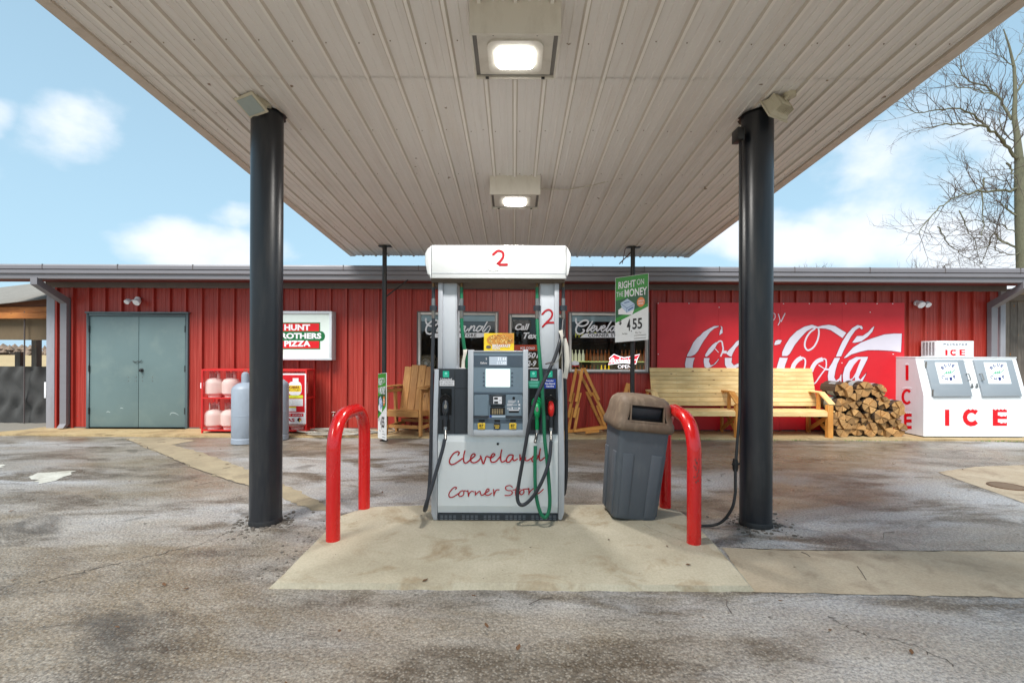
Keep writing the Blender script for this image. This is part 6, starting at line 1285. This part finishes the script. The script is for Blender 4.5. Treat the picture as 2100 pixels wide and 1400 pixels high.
for (pts, lx) in (([(95, 322), (618, 322), (742, 820), (215, 822)], 0), ([(755, 322), (1282, 322), (1418, 818), (885, 822)], 1)):
    mb = MB(); a = [PF(.004)(*zf(*p)) for p in pts]; b = [PF(.035)(*zf(*p)) for p in pts]; mb.add(a + b, [(0, 1, 2, 3), (7, 6, 5, 4), (0, 4, 5, 1), (1, 5, 6, 2), (2, 6, 7, 3), (3, 7, 4, 0)]); d = mesh_obj('freezer_door', mb, m_frzdoor, fz, bevel=.005)
    ox = 0 if not lx else 665
    f = lambda off: (lambda x, y: PF(.035 + off)(*zf(x + ox, y)))
    mb = MB(); mb.face([f(.002)(*p) for p in [(222, 358), (530, 358), (603, 650), (292, 650)]]); mesh_obj('poster', mb, m_snow, d, smooth=False)
    # curved BLUE / CHIP around script ice
    mb = MB(); cx, cy = 412, 488
    for s, a0, a1, rr_, inv in (('BLUE', 205, 325, 100, 1), ('CHIP', 150, 20, 100, -1)):
        for i, chh in enumerate(s):
            a = R(a0 + (a1 - a0) * (i + .35) / 4); v, fcs = text_mesh(chh, bold=.03); px_, py_ = cx + rr_ * math.cos(a) * 1.05, cy + rr_ * math.sin(a) * .98; ta = a + math.pi / 2 * inv; w_, h_ = 34, 44
            vs = []
            for (u, q) in v: lx_, ly_ = (u - .5) * w_, -(q - .5) * h_; vs.append(f(.004)(px_ + lx_ * math.cos(ta) - ly_ * math.sin(ta) + (cy - py_) * -.24 * 0, py_ + lx_ * math.sin(ta) + ly_ * math.cos(ta)))
            mb.add(vs, fcs)
    mesh_obj('lettering', mb, flat('navy_print', (30, 40, 110), .4), d, smooth=False)
    strokes('lettering', [[(345, 525), (375, 495), (385, 485), (378, 515), (400, 495), (415, 485), (405, 512), (425, 505), (445, 480), (432, 480), (428, 500), (450, 500), (500, 455)]], 8, f(.004), flat('green_script', (40, 160, 110), .4), d)
    text('lettering', 'Beaverton, Arkansas', 315, 618, 560, 628, f(.004), m_faint, d)
    # handle and latch
    hx = 670 if not lx else 850 - 665; p1 = f(.0)(hx - 20, 520); p2 = f(0)(hx + 10 , 605)
    mb = MB(); nn = Vector((0, -.965, .26)); mb.tube([p1, p1 + nn * .05, p2 + nn * .05, p2], .01, 8); mesh_obj('handle', mb, m_steel, d)
    if not lx:
        for (hx_, hy_) in ((105, 385), (195, 765)): p = PF(.03)(*zf(hx_, hy_)); mb = MB(); mb.tube([p + Vector((0, -.01, .05)), p + Vector((0, 0, -.05))], .012, 8); mesh_obj('hinge', mb, m_steel, d)
for (x, y) in ((735, 660), (800, 655)): p = PF(.01)(*zf(x, y)); mb = MB(); mb.tube([p + Vector((0, -.02, .02)), p + Vector((0, -.03, -.03))], .012, 8); mb.tube([p + Vector((-.02, -.02, -.04)), p + Vector((.02, -.02, -.04))], .012, 8); mesh_obj('padlock', mb, m_steel, fz)
mb = MB(); mb.face([PF(.002)(*zf(675 + 42 * math.cos(k * .5236), 336 + 17 * math.sin(k * .5236))) for k in range(12)]); mesh_obj('badge', mb, m_trimdk, fz, smooth=False)
mb = MB(); mb.face([PF(.004)(*zf(675 + 37 * math.cos(k * .5236), 336 + 13 * math.sin(k * .5236))) for k in range(12)]); mesh_obj('badge', mb, m_snow, fz, smooth=False)
# big ICE on front, snow caps
ff = lambda off: (lambda x, y: (lambda p: Vector((p.x, FY - off, p.z)))(P(*zf(x, y), FY)))
def ice(mapf, rects, mapf2):
    mb = MB(); I, Cc, E = rects
    rect(mb, *I, mapf); cx, cy = (Cc[0] + Cc[2]) / 2, (Cc[1] + Cc[3]) / 2; rx, ry = (Cc[2] - Cc[0]) / 2, (Cc[3] - Cc[1]) / 2
    q = [(cx + rx * .8 * math.cos(a), cy + ry * .8 * math.sin(a)) for a in [R(40 + k * 28) for k in range(11)]]; mb.ribbon(q, rx * .55, mapf)
    w, h = E[2] - E[0], E[3] - E[1]; rect(mb, E[0], E[1], E[0] + w * .36, E[3], mapf)
    for v in (0, .4, .8): rect(mb, E[0] + w * .36, E[1] + h * v, E[2], E[1] + h * (v + .2), mapf)
    m2 = MB()
    for (x0, y0, x1, y1) in rects:
        n = 9; w = x1 - x0; hh = (rects[0][3] - rects[0][1]) * .16
        top = [(x0 - w * .06 + w * 1.12 * k / n, y0 - hh * .9 * math.sin(math.pi * (k + .5) / (n + 1)) ** .5) for k in range(n + 1)]; bot = [(x1 + w * .06 - w * 1.12 * k / n, y0 + hh * (.5 if k % 2 else .05)) for k in range(n + 1)]
        m2.face([mapf2(*p) for p in top + bot])
    for v in (.4, .8):
        E_ = rects[2]; w, h = E_[2] - E_[0], E_[3] - E_[1]; m2.face([mapf2(E_[0] + w * a, E_[1] + h * (v + b)) for a, b in ((.38, -.03), (.6, -.07), (.95, -.02), (.9, .05), (.75, .02), (.6, .06), (.5, .02))])
    return mb, m2
a, b = ice(ff(.002), [(385, 985, 445, 1218), (635, 985, 862, 1218), (1038, 985, 1233, 1218)], ff(.004)); mesh_obj('ice_lettering', a, m_redice, fz, smooth=False); mesh_obj('snow_print', b, m_snow, fz, smooth=False)
# ICE down the left side
def sidef(off):   # pixel -> plane X = FX0
    def g(px, py):
        r = P(px, py, 1.0) - Vector((0, 0, H)); t = FX0 / r.x; p = Vector((0, 0, H)) + r * t; return Vector((FX0 - off, p.y, p.z))
    return g
def sidez(x, y): return (1660 + x / 4.118, 580 + y / 4.118)
for off, grp in ((.003, 0),):
    mb = MB(); m2 = MB(); f3 = lambda x, y: sidef(.003)(*sidez(x, y)); f4 = lambda x, y: sidef(.005)(*sidez(x, y))
    rect(mb, 813, 690, 838, 822, f3); q = [(825 + 36 * math.cos(a), 960 + 56 * math.sin(a)) for a in [R(45 + k * 27) for k in range(11)]]; mb.ribbon(q, 22, f3)
    rect(mb, 800, 1100, 822, 1230, f3)
    for v in (1100, 1150, 1205): rect(mb, 822, v, 865, v + 26, f3)
    for (x0, x1, y) in ((808, 843, 690), (785, 868, 890), (795, 868, 1098)): m2.face([f4(x0 + (x1 - x0) * k / 8, y - 16 * math.sin(math.pi * (k + .3) / 8.6) ** .5) for k in range(9)] + [f4(x1 - (x1 - x0) * k / 8, y + (6 if k % 2 else 0)) for k in range(9)])
    mesh_obj('ice_lettering', mb, m_redice, fz, smooth=False); mesh_obj('snow_print', m2, m_snow, fz, smooth=False)
# top compressor box
tb = bpy.data.objects.new('compressor_box', None); C.objects.link(tb); tb.matrix_basis = Matrix.Translation((8.0, 8.9, ztop)); attach(tb, fz)
TX0, TX1 = 7.68, 8.36; zt1 = 1.74; mb = MB(); mb.box(TX0, 8.75, ztop + .02, TX1, 9.08, zt1); mesh_obj('housing', mb, m_frz, tb, bevel=.004)
mb = MB()
for c in range(4):
    for r in range(14): y = 8.79 + c * .068; z = ztop + .045 + r * .018; mb.box(TX0 - .003, y, z, TX0 - .0005, y + .045, z + .009)
mesh_obj('vent_slot', mb, m_trimdk, tb, kind='stuff')
tf = lambda off: (lambda x, y: (lambda p: Vector((p.x, 8.75 - off, p.z)))(P(*zf(x, y), 8.75)))
text('lettering', 'Packaged', 366, 92, 688, 122, tf(.002), flat('packaged_blue', (40, 46, 96), .4), tb, space=1.2, bold=.02)
a, b = ice(tf(.002), [(390, 176, 420, 258), (460, 176, 548, 258), (585, 172, 662, 258)], tf(.004)); mesh_obj('ice_lettering', a, m_redice, tb, smooth=False); mesh_obj('snow_print', b, m_snow, tb, smooth=False)
mb = MB(); mb.ribbon([zf(285, 75), zf(768, 75), zf(768, 272), zf(285, 272)], .5, lambda x, y: (lambda p: Vector((p.x, 8.7475, p.z)))(P(x, y, 8.75)), closed=True); mesh_obj('border_print', mb, m_frzdoor, tb, smooth=False)

# ------------------------------------------------------------------ left shelter
pv = thing('open_shelter', 'timber shelter with shingled roof and dark mesh curtains at the far left', 'shelter', (-11, 10.5, 0)); DPV = 10.0
a, b, c, d = P(-160, 640, 9.8), P(108, 612, 9.8), P(108, 577, 12.5), P(-160, 610, 12.5)
nrow = 9
for k in range(nrow):
    t0, t1 = k / nrow, (k + 1.15) / nrow; p = [a.lerp(d, t0), b.lerp(c, t0), b.lerp(c, min(1, t1)), a.lerp(d, min(1, t1))]; mb = MB(); mb.prism(p, (0, 0, .012), (0, 0, .0)); mesh_obj('shingle_course', mb, m_shing, pv, smooth=False)
for (y0, y1, D) in ((630, 640, 9.95), (641, 653, 9.88)): board('beam', P(-160, (y0 + y1) / 2 + 1, D), P(108, (y0 + y1) / 2, D), .12, .05, m_beam, pv, up=(0, -1, 0))
mb = MB(); mb.prism([P(-160, 640, 9.97), P(108, 611, 9.97), P(108, 634, 9.97), P(-160, 634.5, 9.97)], (0, 0, 0), (0, .03, 0)); mesh_obj('gable_board', mb, wood('dark_stained_board', (96, 52, 30), (126, 72, 42), (50, 26, 12), .8), pv)
for px in (75, -60): p = P(px, 760, 12.3); board('post', (p.x, 12.3, 0), (p.x, 12.3, 2.4), .14, .14, m_greyw, pv, up=(0, 1, 0))
p = P(40, 780, 11.2); board('stump_post', (p.x, 11.2, 0), (p.x, 11.2, P(40, 721, 11.2).z), .13, .1, m_greyw, pv, up=(0, 1, 0))
mb = MB(); mb.box(P(-160, 700, DPV).x, DPV, P(0, 652, DPV).z, P(106, 700, DPV).x, DPV + .01, P(50, 697, DPV).z); mesh_obj('curtain', mb, m_tarpb, pv)
mb = MB(); n, m = 60, 14; x0, x1 = P(-160, 800, DPV).x, P(106, 800, DPV).x; z1, z0 = P(50, 751, DPV).z, P(50, 871, DPV).z
vs = [(x0 + (x1 - x0) * i / n, DPV + .03 * math.sin(i * .9 + 2 * math.sin(j * .7)) + .015 * math.sin(j * 1.3 + i * .2), z0 + (z1 - z0) * j / m) for j in range(m + 1) for i in range(n + 1)]
mb.add(vs, [(j * (n + 1) + i, j * (n + 1) + i + 1, (j + 1) * (n + 1) + i + 1, (j + 1) * (n + 1) + i) for j in range(m) for i in range(n)]); mesh_obj('curtain', mb, m_tarp, pv)
mb = MB(); xx = P(50, 760, 9.93).x; mb.tube([(xx, 9.93, z0), (xx, 9.93, 2.3)], .012, 8); mesh_obj('curtain_seam', mb, m_trimdk, pv)
ub = thing('meter_box', 'small white box on the store corner beside the mesh curtain', 'box', P(97, 815, 9.2)); mb = MB(); pbox(mb, 95.5, 783, 101.5, 815.5, 9.15, 9.1, 9.22); mesh_obj('box', mb, m_whprint, ub, bevel=.004)
# right weathered fence wall
fw = thing('board_wall', 'weathered grey plank wall with golden knots at the right edge', 'wooden wall', (9.8, 9.4, 0)); x = 9.42
while x < 12.5: w = rnd.uniform(.13, .17); board('plank', (x + w / 2, 9.45 + rnd.uniform(-.006, .006), 0), (x + w / 2, 9.45, 2.55 + rnd.uniform(-.01, .01)), w - .006, .025, m_greyw, fw, up=(0, -1, 0)); x += w
board('top_beam', (9.4, 9.4, 2.6), (12.5, 9.4, 2.6), .12, .1, m_greyw, fw, up=(0, -1, 0))
sh = thing('side_shed_roof', 'dark low shed roof edge joining the store at the far right', 'roof', (11, 9.5, 2.7)); mb = MB(); mb.prism([(9.35, 9.2, 2.68), (12.8, 9.2, 3.0), (12.8, 9.2, 3.06), (9.35, 9.2, 2.74)], (0, 0, 0), (0, 3, 0)); mesh_obj('roof_sheet', mb, m_trimdk, sh, smooth=False)

# ------------------------------------------------------------------ trees
def branch_rec(mb, p, d, L, r, depth, lr, grav=0):
    n = 4; pts = [p.copy()]; dd = d.normalized()
    for k in range(n):
        dd = (dd + Vector((lr.gauss(0, .13), lr.gauss(0, .13), lr.gauss(0, .1) + .05 - grav))).normalized(); pts.append(pts[-1] + dd * L / n)
    mb.tube(pts, [r * (1 - .6 * k / n) for k in range(n + 1)], 4 if depth < 2 else 3, False)
    if depth <= 0: return
    for k in range(1, n + 1):
        if lr.random() < .25: continue
        for _ in range(2 if lr.random() < .15 else 1):
            side = dd.orthogonal().normalized(); side = Matrix.Rotation(lr.random() * 6.28, 3, dd) @ side
            branch_rec(mb, pts[k], (dd + side * lr.uniform(.6, 1.1) + Vector((0, 0, .2))), L * lr.uniform(.42, .66), r * .5, depth - 1, lr, grav)
def big_tree():
    D = 16.0; lr = random.Random(11); base = P(2100, 722, D); t = thing('bare_tree', 'tall bare winter tree with mossy trunk rising behind the store at right', 'tree', (base.x, D, 0))
    def Q(px, py, d=0): return P(px, py, D + d)
    tr = [(2102, 800), (2101, 640), (2098, 536), (2094, 456), (2092, 360), (2090, 328), (2086, 280), (2080, 240), (2082, 192), (2080, 140), (2070, 96), (2058, 60)]
    mb = MB(); b0 = Q(2102, 720); mb.tube([Vector((b0.x, D, -.1))] + [Q(a, b) for a, b in tr[1:]], [.24, .2, .18, .165, .15, .12, .085, .07, .055, .045, .03, .015], 10); mesh_obj('trunk', mb, m_barkt, t)
    limbs = [([(2086, 328), (2064, 296), (2032, 268), (2000, 256), (1940, 256), (1900, 264)], .09, -1), ([(2032, 268), (2008, 244), (1976, 228), (1928, 224), (1880, 232), (1856, 208)], .06, -.6), ([(2080, 252), (2064, 224), (2044, 196), (2016, 176), (1976, 156), (1968, 110)], .08, .8),
             ([(2044, 196), (2000, 184), (1960, 176), (1936, 172)], .04, .5), ([(2088, 386), (2040, 392), (1992, 396), (1952, 408), (1912, 440), (1878, 484)], .07, -1.2), ([(2092, 450), (2070, 432), (2052, 418), (2040, 416)], .07, .3), ([(2100, 512), (2056, 496), (2040, 476), (2028, 500), (2012, 544)], .06, .6),
             ([(2018, 366), (2014, 396), (2016, 452), (2010, 488)], .05, -.5), ([(1968, 432), (1984, 470), (2000, 500), (2012, 544)], .035, .2), ([(1924, 464), (1944, 500), (1976, 524), (2016, 548)], .035, .4), ([(2082, 192), (2100, 170), (2130, 140), (2170, 110)], .06, 0),
             ([(2092, 340), (2120, 300), (2160, 270), (2220, 250)], .09, .6), ([(2092, 420), (2140, 390), (2190, 380), (2240, 400)], .08, -.6), ([(2090, 300), (2060, 270), (2050, 240), (2040, 215)], .04, 1.2), ([(2080, 140), (2060, 120), (2040, 110), (2030, 90)], .03, 0), ([(2078, 130), (2095, 100), (2102, 60)], .03, .4), ([(2064, 335), (2074, 350), (2084, 372)], .07, -.2),
             ([(2092, 400), (2060, 372), (2010, 352), (1970, 330)], .03, 1), ([(2090, 480), (2050, 462), (2000, 450), (1960, 470), (1930, 500)], .035, 1), ([(2094, 520), (2060, 520), (2020, 505), (1990, 520)], .03, -.8)]
    mb = MB(); tw = MB()
    for pts, r, dz in limbs:
        n = len(pts); q = cr([Q(a, b, dz * k / (n - 1) * 1.2) for k, (a, b) in enumerate(pts)], 5); m = len(q)
        q = [p + Vector((lr.gauss(0, .02), lr.gauss(0, .02), lr.gauss(0, .025))) for p in q]
        r *= .62; mb.tube(q, [r * (1 - .78 * k / (m - 1)) for k in range(m)], 6)
        for k in range(3, m, 1):
            for _ in range(1):
                dd = (q[k] - q[k - 1]).normalized(); s = Matrix.Rotation(lr.random() * 6.28, 3, dd) @ dd.orthogonal().normalized()
                branch_rec(tw, q[k], dd * .8 + s * .8 + Vector((0, 0, .45)), lr.uniform(.4, 1.05), r * (1 - .75 * k / (m - 1)) * .3 + .006, 2, lr)
    mesh_obj('limbs', mb, m_barkt, t); mesh_obj('crown', tw, m_twig, t, smooth=False)
big_tree()
def small_tree(px, ptop, D, label, seed):
    lr = random.Random(seed); b = P(px, 722, D); z1 = P(px, ptop, D).z; t = thing('distant_tree', label, 'tree', (b.x, D, 0), 'bare trees beyond the store roof')
    mb = MB(); mb.tube([(b.x, D, -.1), (b.x + .1, D, z1 * .45), (b.x + .1, D, z1 * .7)], [.25, .18, .1], 7); mesh_obj('trunk', mb, m_barkt, t)
    tw = MB()
    for k in range(11): 
        z = z1 * (.5 + .03 * k); a = k * 2.4; branch_rec(tw, Vector((b.x, D, z)), Vector((math.cos(a), math.sin(a), .9)), (z1 - z) * .45 + .25, .04, 3, lr)
    mesh_obj('crown', tw, m_twig, t, smooth=False)
small_tree(1660, 528, 38, 'small bare tree poking over the roof right of the right pole', 5)
small_tree(1203, 532, 34, 'bare tree top showing between canopy and roof right of the pump', 6)
small_tree(1915, 520, 30, 'small bare treetop over the roof beneath the big tree', 8)
# far winter woods; unseen half behind the camera added to darken glass reflections
lr = random.Random(4); mb = MB()
for k in range(1700):
    a = R(k * .2118); front = math.cos(a) > .0; rad = 200 + lr.uniform(0, 30); x, y = rad * math.sin(a), rad * math.cos(a); h = lr.uniform(3.3, 4.3) if front else lr.uniform(9, 16)
    if front and x > -60: h = lr.uniform(4, 7)
    w = lr.uniform(.9, 2.6); n = 6
    for i in range(3):
        z = h * (.25 + .25 * i); ox, oy = lr.uniform(-1, 1), lr.uniform(-1, 1)
        vs = [(x + ox + w * math.cos(j * 6.283 / n) * lr.uniform(.6, 1), y + oy + w * math.sin(j * 6.283 / n) * lr.uniform(.6, 1), z - h * .3) for j in range(n)] + [(x + ox, y + oy, z + h * lr.uniform(.05, .16))]
        mb.add(vs, [(j, (j + 1) % n, n) for j in range(n)])
o = mesh_obj('far_woods', mb, m_tline, smooth=False); o['kind'] = 'stuff'
